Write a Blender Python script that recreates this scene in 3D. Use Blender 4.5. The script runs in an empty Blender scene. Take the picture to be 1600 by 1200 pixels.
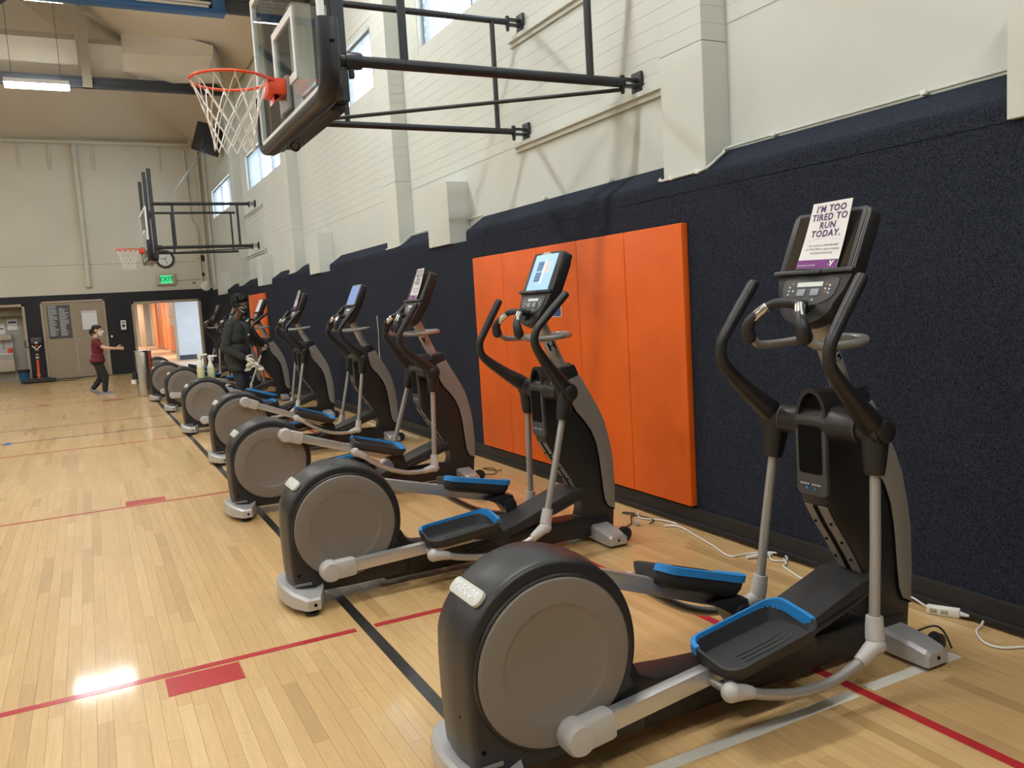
import bpy, bmesh, math, random
from mathutils import Vector, Matrix, Quaternion
R = math.radians
random.seed(7)
SC = bpy.context.scene
COL = SC.collection

# ------------------------------------------------------------------ camera
CAM_F, CAM_H = 1287.48, 1.53
_yaw, _pit, _rol = R(26.9467), R(-5.8627), R(-3.4028)
_f = Vector((math.sin(_yaw)*math.cos(_pit), math.cos(_yaw)*math.cos(_pit), math.sin(_pit)))
_r0 = Vector((math.cos(_yaw), -math.sin(_yaw), 0)); _u0 = _r0.cross(_f)
_r = math.cos(_rol)*_r0 + math.sin(_rol)*_u0
_u = -math.sin(_rol)*_r0 + math.cos(_rol)*_u0
cam_d = bpy.data.cameras.new('camera'); cam = bpy.data.objects.new('camera', cam_d); COL.objects.link(cam)
cam_d.sensor_fit = 'HORIZONTAL'; cam_d.sensor_width = 36.0; cam_d.lens = CAM_F/1600*36.0
cam_d.clip_start = 0.05; cam_d.clip_end = 300
cam.matrix_world = Matrix(((_r.x, _u.x, -_f.x, 0), (_r.y, _u.y, -_f.y, 0), (_r.z, _u.z, -_f.z, CAM_H), (0, 0, 0, 1)))
SC.camera = cam

# ------------------------------------------------------------------ world (pale overcast daylight behind the high windows)
wd = bpy.data.worlds.new('daylight'); SC.world = wd; wd.use_nodes = True
bg = wd.node_tree.nodes['Background']; bg.inputs[0].default_value = (0.80, 0.90, 1.0, 1); bg.inputs[1].default_value = 9.0
SC.view_settings.view_transform = 'Standard'; SC.view_settings.look = 'None'
SC.view_settings.exposure = 0.0; SC.view_settings.gamma = 1.0; SC.view_settings.use_curve_mapping = False
LAMP_E = 76.0           # radiance of the hall fixtures' diffusers
SC.cycles.max_bounces = 8; SC.cycles.diffuse_bounces = 3; SC.cycles.glossy_bounces = 3; SC.cycles.caustics_reflective = False; SC.cycles.caustics_refractive = False
HALL_LAMPS = [(x, y) for y in (20.20, 15.50, 9.7, 4.2, -1.3) for x in (-0.42, -4.6, -8.8)] + [(1.75, y) for y in (9.7, 4.2, -1.3)]  # last column is added out of view to brighten the right wall and floor

# ------------------------------------------------------------------ materials
def _n(nt, t, **kw):
    n = nt.nodes.new(t)
    for k, v in kw.items():
        if k in n.inputs: n.inputs[k].default_value = v
        else: setattr(n, k, v)
    return n
def mat(name, col, rough=.5, metal=0.0, vary=0.0, vscale=6.0, bump=0.0, bscale=200.0, coat=0.0, emit=None, estr=0.0, trans=0.0, stretch=None, spec=.5, sheen=0.0):
    m = bpy.data.materials.new(name); m.use_nodes = True
    nt = m.node_tree; b = nt.nodes['Principled BSDF']
    b.inputs['Base Color'].default_value = (*col, 1); b.inputs['Roughness'].default_value = rough
    b.inputs['Metallic'].default_value = metal; b.inputs['Coat Weight'].default_value = coat*.55 if coat == .4 else coat
    if coat == .4: b.inputs['Coat Roughness'].default_value = .10
    b.inputs['Specular IOR Level'].default_value = spec; b.inputs['Sheen Weight'].default_value = sheen
    if trans: b.inputs['Transmission Weight'].default_value = trans
    if emit: b.inputs['Emission Color'].default_value = (*emit, 1); b.inputs['Emission Strength'].default_value = estr
    if vary or bump:
        geo = _n(nt, 'ShaderNodeTexCoord')
        src = geo.outputs['Object']
        if stretch:
            mp = _n(nt, 'ShaderNodeMapping'); mp.inputs['Scale'].default_value = stretch
            nt.links.new(src, mp.inputs['Vector']); src = mp.outputs['Vector']
    if vary:
        nz = _n(nt, 'ShaderNodeTexNoise', Scale=vscale, Detail=5.0); nt.links.new(src, nz.inputs['Vector'])
        mx = _n(nt, 'ShaderNodeMix', data_type='RGBA')
        mx.inputs[6].default_value = (*[max(0, c*(1-vary)) for c in col], 1)
        mx.inputs[7].default_value = (*[min(1, c*(1+vary)) for c in col], 1)
        mr = _n(nt, 'ShaderNodeMapRange'); mr.inputs['From Min'].default_value = .3; mr.inputs['From Max'].default_value = .7
        nt.links.new(nz.outputs['Fac'], mr.inputs['Value'])
        nt.links.new(mr.outputs['Result'], mx.inputs[0]); nt.links.new(mx.outputs[2], b.inputs['Base Color'])
    if bump:
        nb = _n(nt, 'ShaderNodeTexNoise', Scale=bscale, Detail=3.0); nt.links.new(src, nb.inputs['Vector'])
        bp = _n(nt, 'ShaderNodeBump', Strength=bump, Distance=0.004); nt.links.new(nb.outputs['Fac'], bp.inputs['Height'])
        nt.links.new(bp.outputs['Normal'], b.inputs['Normal'])
    return m
M = {}
M['wall'] = mat('painted_masonry', (.61, .645, .61), .75, vary=.04, vscale=1.2, bump=.15, bscale=60)
M['wall_back'] = mat('painted_plaster', (.64, .60, .50), .8, vary=.04, vscale=.8)
M['ceiling'] = mat('ceiling_paint', (.60, .53, .42), .9, vary=.03, vscale=.5)
M['duct'] = mat('duct_paint', (.64, .58, .47), .6, vary=.03, vscale=1.0)
M['steel_dark'] = mat('truss_paint', (.055, .06, .07), .6)
M['carpet'] = mat('navy_carpet', (.026, .031, .046), 1.0, vary=.75, vscale=170, bump=.6, bscale=350, spec=.1)
M['black_wall'] = mat('black_paint', (.012, .013, .016), .7, vary=.2, vscale=3)
M['rubber'] = mat('black_rubber', (.016, .016, .017), .55, vary=.2, vscale=20)
M['door'] = mat('taupe_door', (.33, .27, .19), .55, vary=.03)
M['frame'] = mat('taupe_frame', (.40, .33, .24), .5)
M['orange'] = mat('orange_vinyl', (.80, .130, .008), .48, vary=.08, vscale=2.5, bump=.05, bscale=300)
M['black'] = mat('black_plastic', (.018, .018, .020), .38, vary=.12, vscale=8)
M['black_soft'] = mat('black_soft_grip', (.014, .014, .016), .42)
M['black_rough'] = mat('black_textured', (.026, .026, .028), .6, bump=.25, bscale=500)
M['black_steel'] = mat('black_steel', (.017, .019, .024), .42)
M['disc'] = mat('taupe_disc', (.205, .182, .160), .42, vary=.02, vscale=3)
M['silver'] = mat('silver_paint', (.50, .50, .51), .38, metal=.35, vary=.04, vscale=12)
M['lightgrey'] = mat('light_grey_plastic', (.50, .49, .48), .42)
M['midgrey'] = mat('grey_panel', (.065, .067, .07), .42)
M['cover'] = mat('grey_cover', (.24, .225, .21), .45)
M['bar'] = mat('aluminium_bar', (.60, .60, .61), .34, metal=.75)
M['tube'] = mat('grey_tube', (.42, .41, .40), .35, metal=.45)
M['chrome'] = mat('chrome', (.75, .75, .76), .12, metal=1.0)
M['blue'] = mat('blue_insert', (.022, .24, .62), .5)
M['badge'] = mat('badge_plate', (.55, .56, .50), .35)
M['badge_text'] = mat('badge_letters', (.80, .84, .90), .3, metal=.2)
M['screen'] = mat('dark_screen', (.018, .015, .014), .12, coat=.5)
M['screen_lit'] = mat('lit_screen', (.1, .2, .35), .2, emit=(.46, .70, 1.0), estr=.85)
M['screen_lit_dim'] = mat('lit_screen_dim', (.1, .15, .3), .2, emit=(.30, .42, .80), estr=.55)
M['screen_pale'] = mat('lit_screen_pale', (.3, .3, .3), .2, emit=(.7, .75, .8), estr=.5)
M['lcd'] = mat('pale_lcd', (.55, .58, .55), .3, emit=(.7, .75, .72), estr=.25)
M['button'] = mat('button_grey', (.30, .33, .36), .4)
M['paper'] = mat('white_paper', (.80, .79, .80), .35, coat=.6)
M['purple'] = mat('purple_print', (.17, .018, .20), .4, coat=.5)
M['purple_ink'] = mat('purple_ink', (.075, .02, .13), .5)
M['grey_ink'] = mat('grey_ink', (.10, .10, .12), .6)
M['dot'] = mat('white_mark', (.7, .72, .74), .5)
M['white'] = mat('white_enamel', (.82, .82, .80), .4)
M['cord_white'] = mat('white_cord', (.78, .77, .74), .45)
M['black_ink'] = mat('black_ink', (.006, .006, .006), .8, spec=.1)
M['rim'] = mat('rim_orange', (.80, .085, .03), .38)
M['net'] = mat('net_cord', (.82, .80, .76), .85)
M['white_tape'] = mat('board_white', (.80, .82, .82), .5)
M['pad'] = mat('backboard_pad', (.020, .022, .028), .32)
M['red'] = mat('red_line', (.46, .028, .035), .28, vary=.06, vscale=8, coat=.4)
M['black_line'] = mat('black_line', (.020, .020, .022), .28, coat=.4, vary=.2, vscale=10)
M['white_line'] = mat('white_line', (.74, .71, .63), .3, coat=.4, vary=.05, vscale=10)
M['maroon_line'] = mat('maroon_thin_line', (.20, .07, .05), .3, coat=.4)
M['lamp'] = mat('lamp_diffuser', (.9, .9, .95), .5, emit=(.965, .985, .97), estr=LAMP_E)
M['mesh'] = mat('window_wire', (.30, .36, .45), .5, metal=.4)
M['win_frame'] = mat('window_metal', (.28, .31, .34), .5, metal=.3)
M['exit_box'] = mat('sign_housing', (.48, .42, .33), .5)
M['exit_face'] = mat('sign_face', (.05, .35, .15), .4, emit=(.05, 1.0, .35), estr=.75)
M['exit_text'] = mat('sign_letters', (.02, .18, .08), .5)
M['curtain_blue'] = mat('blue_vinyl', (.020, .095, .24), .5)
M['curtain_white'] = mat('white_vinyl', (.62, .57, .50), .55)
def glass(name, tint=(1, 1, 1), mixf=.04):
    m = bpy.data.materials.new(name); m.use_nodes = True; nt = m.node_tree
    nt.nodes.remove(nt.nodes['Principled BSDF']); out = nt.nodes['Material Output']
    tr = _n(nt, 'ShaderNodeBsdfTransparent'); tr.inputs[0].default_value = (*tint, 1)
    gl = _n(nt, 'ShaderNodeBsdfGlossy'); gl.inputs['Roughness'].default_value = .03
    lw = _n(nt, 'ShaderNodeLayerWeight'); pw = _n(nt, 'ShaderNodeMath', operation='POWER'); pw.inputs[1].default_value = 4.0
    fr = _n(nt, 'ShaderNodeMath', operation='MULTIPLY_ADD'); fr.inputs[1].default_value = .55; fr.inputs[2].default_value = mixf
    nt.links.new(lw.outputs['Facing'], pw.inputs[0]); nt.links.new(pw.outputs[0], fr.inputs[0])
    mx = _n(nt, 'ShaderNodeMixShader')
    nt.links.new(fr.outputs[0], mx.inputs[0]); nt.links.new(tr.outputs[0], mx.inputs[1]); nt.links.new(gl.outputs[0], mx.inputs[2])
    nt.links.new(mx.outputs[0], out.inputs[0]); return m
M['glass'] = glass('backboard_glass', (.86, .92, .92))
M['pane'] = glass('window_glass', (.95, .98, 1))

def floor_material(name, boards):
    m = bpy.data.materials.new(name); m.use_nodes = True; nt = m.node_tree; b = nt.nodes['Principled BSDF']
    geo = _n(nt, 'ShaderNodeNewGeometry')
    if boards:
        oi = _n(nt, 'ShaderNodeObjectInfo'); ad = _n(nt, 'ShaderNodeMath', operation='ADD'); fr = _n(nt, 'ShaderNodeMath', operation='FRACT')
        nt.links.new(geo.outputs['Random Per Island'], ad.inputs[0]); nt.links.new(oi.outputs['Random'], ad.inputs[1])
        nt.links.new(ad.outputs[0], fr.inputs[0]); rnd = fr.outputs[0]
    else:
        mp = _n(nt, 'ShaderNodeMapping'); mp.inputs['Rotation'].default_value = (0, 0, R(90))
        nt.links.new(geo.outputs['Position'], mp.inputs['Vector'])
        br = _n(nt, 'ShaderNodeTexBrick', Scale=1.0); br.inputs['Color1'].default_value = (0, 0, 0, 1); br.inputs['Color2'].default_value = (1, 1, 1, 1)
        br.inputs['Mortar'].default_value = (.12, .12, .12, 1); br.inputs['Mortar Size'].default_value = .0009
        br.inputs['Brick Width'].default_value = .85; br.inputs['Row Height'].default_value = .0572; br.offset = .37; br.inputs['Bias'].default_value = 0.0
        nt.links.new(mp.outputs[0], br.inputs['Vector']); rnd = br.outputs['Color']
    rp = _n(nt, 'ShaderNodeValToRGB'); el = rp.color_ramp.elements
    el[0].position = 0; el[0].color = (.49, .305, .130, 1); el[1].position = 1; el[1].color = (.68, .465, .232, 1)
    for p, c in ((.15, (.59, .378, .166, 1)), (.5, (.62, .402, .178, 1)), (.85, (.65, .428, .196, 1))):
        e = el.new(p); e.color = c
    nt.links.new(rnd, rp.inputs[0])
    mp2 = _n(nt, 'ShaderNodeMapping'); mp2.inputs['Scale'].default_value = (60, 3.2, 1); nt.links.new(geo.outputs['Position'], mp2.inputs['Vector'])
    nz = _n(nt, 'ShaderNodeTexNoise', Scale=1.0, Detail=6.0, Distortion=1.2); nt.links.new(mp2.outputs[0], nz.inputs['Vector'])
    nz2 = _n(nt, 'ShaderNodeTexNoise', Scale=.55, Detail=3.0); nt.links.new(geo.outputs['Position'], nz2.inputs['Vector'])
    mr = _n(nt, 'ShaderNodeMapRange'); mr.inputs['From Min'].default_value = .25; mr.inputs['From Max'].default_value = .75; mr.inputs['To Min'].default_value = .88; mr.inputs['To Max'].default_value = 1.08
    nt.links.new(nz.outputs['Fac'], mr.inputs['Value'])
    mr2 = _n(nt, 'ShaderNodeMapRange'); mr2.inputs['From Min'].default_value = .3; mr2.inputs['From Max'].default_value = .7; mr2.inputs['To Min'].default_value = .95; mr2.inputs['To Max'].default_value = 1.05
    nt.links.new(nz2.outputs['Fac'], mr2.inputs['Value'])
    mm = _n(nt, 'ShaderNodeMath', operation='MULTIPLY'); nt.links.new(mr.outputs[0], mm.inputs[0]); nt.links.new(mr2.outputs[0], mm.inputs[1])
    mx = _n(nt, 'ShaderNodeMix', data_type='RGBA', blend_type='MULTIPLY'); mx.inputs[0].default_value = 1.0
    nt.links.new(rp.outputs[0], mx.inputs[6]); nt.links.new(mm.outputs[0], mx.inputs[7]); nt.links.new(mx.outputs[2], b.inputs['Base Color'])
    b.inputs['Roughness'].default_value = .38; b.inputs['Coat Weight'].default_value = .42; b.inputs['Coat Roughness'].default_value = .075
    nb = _n(nt, 'ShaderNodeTexNoise', Scale=9.0, Detail=2.0); nt.links.new(geo.outputs['Position'], nb.inputs['Vector'])
    bp = _n(nt, 'ShaderNodeBump', Strength=.05, Distance=.004); nt.links.new(nb.outputs['Fac'], bp.inputs['Height'])
    nt.links.new(bp.outputs['Normal'], b.inputs['Coat Normal'])
    return m
M['boards'] = floor_material('maple_boards', True)
M['floor'] = floor_material('maple_strip_floor', False)

# ------------------------------------------------------------------ mesh helpers
class MB:
    """collects geometry for one mesh"""
    def __init__(s): s.v = []; s.f = []; s.mi = []; s.cur = 0
    def add(s, verts, faces):
        o = len(s.v); s.v += [tuple(p) for p in verts]; s.f += [tuple(i+o for i in f) for f in faces]; s.mi += [s.cur]*len(faces); return s
    def box(s, a, b, bev=0.0):
        (x0, y0, z0), (x1, y1, z1) = [min(p, q) for p, q in zip(a, b)], [max(p, q) for p, q in zip(a, b)]
        if bev <= 0:
            v = [(x, y, z) for x in (x0, x1) for y in (y0, y1) for z in (z0, z1)]
            return s.add(v, [(0, 1, 3, 2), (4, 6, 7, 5), (0, 4, 5, 1), (2, 3, 7, 6), (0, 2, 6, 4), (1, 5, 7, 3)])
        bev = min(bev, (x1-x0)*.49, (y1-y0)*.49, (z1-z0)*.49)
        bm = bmesh.new(); bmesh.ops.create_cube(bm, size=1)
        for vv in bm.verts: vv.co = Vector(((x0+x1)/2+vv.co.x*(x1-x0), (y0+y1)/2+vv.co.y*(y1-y0), (z0+z1)/2+vv.co.z*(z1-z0)))
        bmesh.ops.bevel(bm, geom=bm.edges[:], offset=bev, segments=2, profile=.6, affect='EDGES')
        return s._bm(bm)
    def _bm(s, bm):
        bm.verts.index_update()
        s.add([v.co[:] for v in bm.verts], [[v.index for v in f.verts] for f in bm.faces]); bm.free(); return s
    def xbox(s, mtx, size, bev=0.0):
        t = MB(); t.box([-c/2 for c in size], [c/2 for c in size], bev)
        return s.add([mtx @ Vector(p) for p in t.v], t.f)
    def loft(s, rings, closed=True, cap=True):
        n = len(rings[0]); v = [p for r in rings for p in r]; f = []
        for i in range(len(rings)-1):
            for j in range(n if closed else n-1):
                k = (j+1) % n; f.append((i*n+j, i*n+k, (i+1)*n+k, (i+1)*n+j))
        if cap: f.append(tuple(range(n))[::-1]); f.append(tuple((len(rings)-1)*n+j for j in range(n)))
        return s.add(v, f)
    def prism(s, poly, axis, a, b, bev=0.0):
        """poly of 2-D points extruded along axis (0,1,2) from a to b"""
        def P(p, t):
            return {0: (t, p[0], p[1]), 1: (p[0], t, p[1]), 2: (p[0], p[1], t)}[axis]
        if bev <= 0: return s.loft([[P(p, a) for p in poly], [P(p, b) for p in poly]])
        bm = bmesh.new(); lo = [bm.verts.new(P(p, a)) for p in poly]; hi = [bm.verts.new(P(p, b)) for p in poly]
        n = len(poly); f0 = bm.faces.new(lo); f1 = bm.faces.new(hi)
        for i in range(n): bm.faces.new((lo[i], lo[(i+1) % n], hi[(i+1) % n], hi[i]))
        bmesh.ops.recalc_face_normals(bm, faces=bm.faces)
        ed = list(set(f0.edges[:]+f1.edges[:]))
        bmesh.ops.bevel(bm, geom=ed, offset=bev, segments=2, profile=.6, affect='EDGES')
        return s._bm(bm)
    def tube(s, pts, rad, n=10, sm=0, cap=True, up=None, sq=(1, 1)):
        pts = [Vector(p) for p in pts]
        rad = list(rad) if isinstance(rad, (list, tuple)) else [rad]*len(pts)
        if sm:
            q, rr = [], []
            for i in range(len(pts)-1):
                p0, p1, p2, p3 = pts[max(i-1, 0)], pts[i], pts[i+1], pts[min(i+2, len(pts)-1)]
                for k in range(sm):
                    t = k/sm; t2 = t*t; t3 = t2*t
                    q.append(.5*((2*p1)+(p2-p0)*t+(2*p0-5*p1+4*p2-p3)*t2+(3*p1-p0-3*p2+p3)*t3)); rr.append(rad[i]*(1-t)+rad[i+1]*t)
            q.append(pts[-1]); rr.append(rad[-1]); pts, rad = q, rr
        d0 = (pts[1]-pts[0]).normalized()
        nrm = Vector(up) if up else (Vector((0, 0, 1)) if abs(d0.z) < .9 else Vector((1, 0, 0)))
        rings = []
        for i, p in enumerate(pts):
            d = (pts[min(i+1, len(pts)-1)]-pts[max(i-1, 0)]).normalized()
            nrm = (nrm-d*nrm.dot(d)).normalized(); bi = d.cross(nrm)
            rings.append([p+(nrm*math.cos(2*math.pi*k/n)*sq[0]+bi*math.sin(2*math.pi*k/n)*sq[1])*rad[i] for k in range(n)])
        return s.loft(rings, True, cap)
    def cap_tube(s, pts, rad, n=10, sm=0, up=None):
        """tube with rounded ends"""
        pts = [Vector(p) for p in pts]; rad = list(rad) if isinstance(rad, (list, tuple)) else [rad]*len(pts)
        a, b = (pts[0]-pts[1]).normalized(), (pts[-1]-pts[-2]).normalized()
        P = [pts[0]+a*rad[0]*.95, pts[0]+a*rad[0]*.6]+pts+[pts[-1]+b*rad[-1]*.6, pts[-1]+b*rad[-1]*.95]
        Q = [rad[0]*.3, rad[0]*.8]+rad+[rad[-1]*.8, rad[-1]*.3]
        return s.tube(P, Q, n, sm, True, up)
    def lathe(s, prof, c, axis, n=32, cap=True):
        """prof: (radius, offset along axis)"""
        ax = Vector(axis).normalized(); t = Vector((0, 0, 1)) if abs(ax.z) < .9 else Vector((1, 0, 0))
        e1 = (t-ax*t.dot(ax)).normalized(); e2 = ax.cross(e1); c = Vector(c)
        return s.loft([[c+ax*o+(e1*math.cos(2*math.pi*k/n)+e2*math.sin(2*math.pi*k/n))*max(r, 1e-4) for k in range(n)] for r, o in prof], True, cap)
    def ball(s, c, r, n=12, m=8, sc=(1, 1, 1)):
        c = Vector(c)
        rings = [[c+Vector((math.sin(math.pi*(i+.02)/(m+.04))*math.cos(2*math.pi*k/n)*r*sc[0], math.sin(math.pi*(i+.02)/(m+.04))*math.sin(2*math.pi*k/n)*r*sc[1], -math.cos(math.pi*(i+.02)/(m+.04))*r*sc[2])) for k in range(n)] for i in range(m+1)]
        return s.loft(rings)
    def mesh(s, name, mats, smooth=35):
        me = bpy.data.meshes.new(name); me.from_pydata(s.v, [], s.f)
        for m in (mats if isinstance(mats, (list, tuple)) else [mats]): me.materials.append(M[m] if isinstance(m, str) else m)
        if any(s.mi): me.polygons.foreach_set('material_index', s.mi)
        bm = bmesh.new(); bm.from_mesh(me); bmesh.ops.recalc_face_normals(bm, faces=bm.faces); bm.to_mesh(me); bm.free()
        if smooth:
            me.polygons.foreach_set('use_smooth', [True]*len(me.polygons))
            try: me.set_sharp_from_angle(angle=R(smooth))
            except Exception: pass
        me.update(); return me
def place(name, me, parent=None, loc=(0, 0, 0), rot=(0, 0, 0), **kw):
    o = bpy.data.objects.new(name, me); COL.objects.link(o); o.location = loc; o.rotation_euler = rot
    if parent is not None: o.parent = parent
    for k, v in kw.items(): o[k] = v
    return o
def build(name, mb, mats, parent=None, smooth=35, **kw): return place(name, mb.mesh(name, mats, smooth), parent, **kw)
def thing(name, label, cat, loc=(0, 0, 0), rot=(0, 0, 0), group=None):
    o = place(name, None, None, loc, rot, label=label, category=cat)
    if group: o['group'] = group
    return o
def tag(o, label, cat, group=None):
    o['label'] = label; o['category'] = cat
    if group: o['group'] = group
    return o
def struct(o): o['kind'] = 'structure'; return o
_DG = []
def text_mesh(name, txt, size, mtl, depth=.0006, align='CENTER', squash=1.0, bold=0.0, track=1.0):
    cu = bpy.data.curves.new(name, 'FONT'); cu.body = txt; cu.size = size; cu.extrude = depth; cu.align_x = align; cu.align_y = 'CENTER'
    cu.resolution_u = 2; cu.offset = bold; cu.space_line = .92; cu.space_character = track
    o = bpy.data.objects.new(name, cu); COL.objects.link(o)
    dg = bpy.context.evaluated_depsgraph_get(); me = bpy.data.meshes.new_from_object(o.evaluated_get(dg)); me.name = name
    bpy.data.objects.remove(o); bpy.data.curves.remove(cu)
    if squash != 1.0: me.transform(Matrix.Diagonal((squash, 1, 1, 1)))
    me.materials.clear(); me.materials.append(M[mtl]); return me
def frame_mtx(origin, xdir, zdir):
    """matrix whose local x is xdir and local z is zdir"""
    z = Vector(zdir).normalized(); x = Vector(xdir); x = (x-z*x.dot(z)).normalized(); y = z.cross(x)
    return Matrix(((x.x, y.x, z.x, origin[0]), (x.y, y.y, z.y, origin[1]), (x.z, y.z, z.z, origin[2]), (0, 0, 0, 1)))
# ================================================================== STRUCTURE
BACK = 27.2; WX = 3.60; CX = 3.385; EAVE = 6.84
# ---- floor: base slab, far floor with fine strips in the material, near boards one by one
BX0, BX1, BY0, BY1, SW = -1.26, 3.372, 0.55, 8.7, 0.0572
mb = MB()
mb.box((BX0, BY0, -.1), (BX1, BY1, -.012))
for a, b in (((-13, -14, -.1), (BX0, 28.3, 0)), ((BX1, -14, -.1), (3.9, BACK+.15, 0)), ((BX0, BY1, -.1), (BX1, BACK+.15, 0)), ((BX0, -14, -.1), (BX1, BY0, 0))): mb.box(a, b)
floor = struct(build('floor', mb, 'floor', smooth=0))
unit = MB().box((-.5, -.5, -1), (.5, .5, 0)).mesh('floor_board', 'boards', 0)
def px_of(x, y, z):
    d = Vector((x, y, z-CAM_H)); w = d.dot(_f)
    return (800+CAM_F*d.dot(_r)/w, 600-CAM_F*d.dot(_u)/w, w) if w > .2 else (-9e9, 0, 1)
boards = []; rb = random.Random(3)
for i in range(int((BX1-BX0)/SW)):
    x0 = BX0+i*SW; y = BY0; nxt = BY0+rb.uniform(.1, 1.0)
    while y < BY1-.001:
        e = min(nxt, BY1)
        if BY1-e < .12: e = BY1
        boards.append((x0, y, e)); y = e; nxt = e+rb.choice((.38, .5, .62, .75, .9, 1.1, 1.35))*rb.uniform(.85, 1.15)
rank = []
for b in boards:
    best = 0
    for t in (.1, .5, .9):
        px, py, w = px_of(b[0]+SW/2, b[1]+(b[2]-b[1])*t, 0)
        if -10 < px < 1610 and py < 1215: best = max(best, SW*(b[2]-b[1])/w**2/max(w, .1))
    rank.append((best, b))
rank.sort(key=lambda t: -t[0])
for s, b in rank[:300]:
    o = place('floor_board', unit, floor, loc=(b[0]+SW/2, (b[1]+b[2])/2, 0)); o.scale = (SW-.0008, b[2]-b[1]-.0008, .012)
mb = MB()
for s, b in rank[300:]: mb.box((b[0]+.0004, b[1]+.0004, -.012), (b[0]+SW-.0004, b[2]-.0004, 0))
build('floor_board_field', mb, 'boards', floor, 0, kind='stuff')
def line(name, x0, y0, x1, y1, m, z=.0010): return build(name, MB().box((x0, y0, .0001), (x1, y1, z)), m, floor, 0)
line('court_line', 1.030, -13, 1.082, 26.2, 'black_line')
line('court_line', -13, 3.745, 1.000, 3.790, 'red'); line('court_line', 1.093, 3.745, 2.408, 3.790, 'red')
line('court_line', .147, 3.540, .451, 3.730, 'red')
line('court_line', -13, 7.470, 1.028, 7.510, 'red'); line('court_line', .143, 7.535, .452, 7.710, 'red')
line('court_line', -1.10, 7.535, -.80, 7.710, 'red')
line('court_line', -13, 11.49, 1.028, 11.535, 'red'); line('court_line', -13, 12.83, 1.028, 12.88, 'black_line')
line('court_line', -13, 14.36, 1.028, 14.40, 'maroon_line'); line('court_line', -13, 18.40, 3.2, 18.44, 'maroon_line')
line('court_line', .12, 18.15, .52, 18.36, 'red'); line('court_line', -1.0, 18.5, -.85, 18.66, 'red')
line('court_line', -13, 21.6, .2, 21.66, 'maroon_line')
line('court_line', 2.408, -13, 2.452, 26.0, 'red'); line('court_line', -13, 2.032, 2.395, 2.085, 'white_line'); line('court_line', 2.470, 2.032, 2.98, 2.085, 'white_line')
M['tape_blue'] = mat('blue_tape', (.10, .16, .45), .6)
line('floor_tape', -1.19, 17.68, -1.12, 17.80, 'tape_blue'); line('floor_tape', -1.14, 12.70, -1.06, 12.98, 'tape_blue')

# ---- right wall: masonry with pilasters, courses, high windows, carpeted lower part
PIL = [(-1.55, -1.10), (3.955, 4.36), (9.43, 9.88), (14.96, 15.44), (20.56, 21.10)]
WIN = [(-.40, 3.30), (5.05, 8.87), (10.53, 14.33), (16.12, 19.90), (21.75, 25.6)]
ZW0, ZW1 = 4.37, 5.14
mb = MB(); mb.box((WX, -14, 0), (WX+.28, BACK+.3, ZW0)); mb.box((WX, -14, ZW1), (WX+.28, BACK+.3, EAVE+.1))
ys = [-14]+[v for w in WIN for v in w]+[BACK+.3]
for a, b in zip(ys[::2], ys[1::2]): mb.box((WX, a, ZW0), (WX+.28, b, ZW1))
wall_right = struct(build('wall_right', mb, 'wall', smooth=0))
CP = .1012
bays = [(-1.10, 3.955), (4.36, 9.43), (9.88, 14.96), (15.44, 20.56), (21.10, 27.19)]
for bi, ((a, b), (wa, wb)) in enumerate(zip(bays, WIN)):
    z = 2.895 if bi else 3.10
    while z < EAVE-.12:
        segs = [(a, b)] if (z+CP < ZW0 or z > ZW1) else [(a, wa-.03), (wb+.03, b)]
        for s0, s1 in segs:
            build('wall_course', MB().box((WX-.004, s0+.002, z+.0008), (WX+.002, s1-.002, z+CP-.0008)), 'wall', wall_right, 0)
        z += CP
for a, b in PIL:
    mb = MB(); mb.box((3.405, a, 2.235), (WX+.01, b, 2.995), .006)
    z = 2.998
    while z < EAVE-.05: mb.box((3.405, a, z), (WX+.01, b, z+CP-.0016)); z += CP
    build('pilaster', mb, 'wall', wall_right, 0)
# carpeted wainscot
mb = MB(); mb.prism([(CX, .115), (CX, 2.125), (WX, 2.125), (WX, .115)], 1, -14, BACK-.02)
build('carpet_panel', mb, 'carpet', wall_right, 0)
NOT = [(-14, 1.40), (2.098, 7.46), (8.395, 12.57), (13.75, 17.0), (18.39, 22.85), (24.45, BACK-.02)]
for a, b in NOT:
    mb = MB(); n = 8; prof = [(CX, 2.122)]
    for k in range(n+1):
        t = k/n; prof.append((CX+.028*t**1.7, 2.185+.052*math.sin(t*math.pi/2)*.98))
    prof += [(WX-.015, 2.357), (WX, 2.357), (WX, 2.122)]
    mb.prism(prof, 1, a, b); build('carpet_ledge', mb, 'carpet', wall_right, 50)
for a, b in ((1.45, 2.095), (7.81, 8.39), (13.08, 13.74), (17.86, 18.385), (23.5, 24.45)):
    build('vent_box', MB().box((3.362, a, 2.128), (WX, b, 2.752), .004), 'wall', wall_right, 0)
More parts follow.
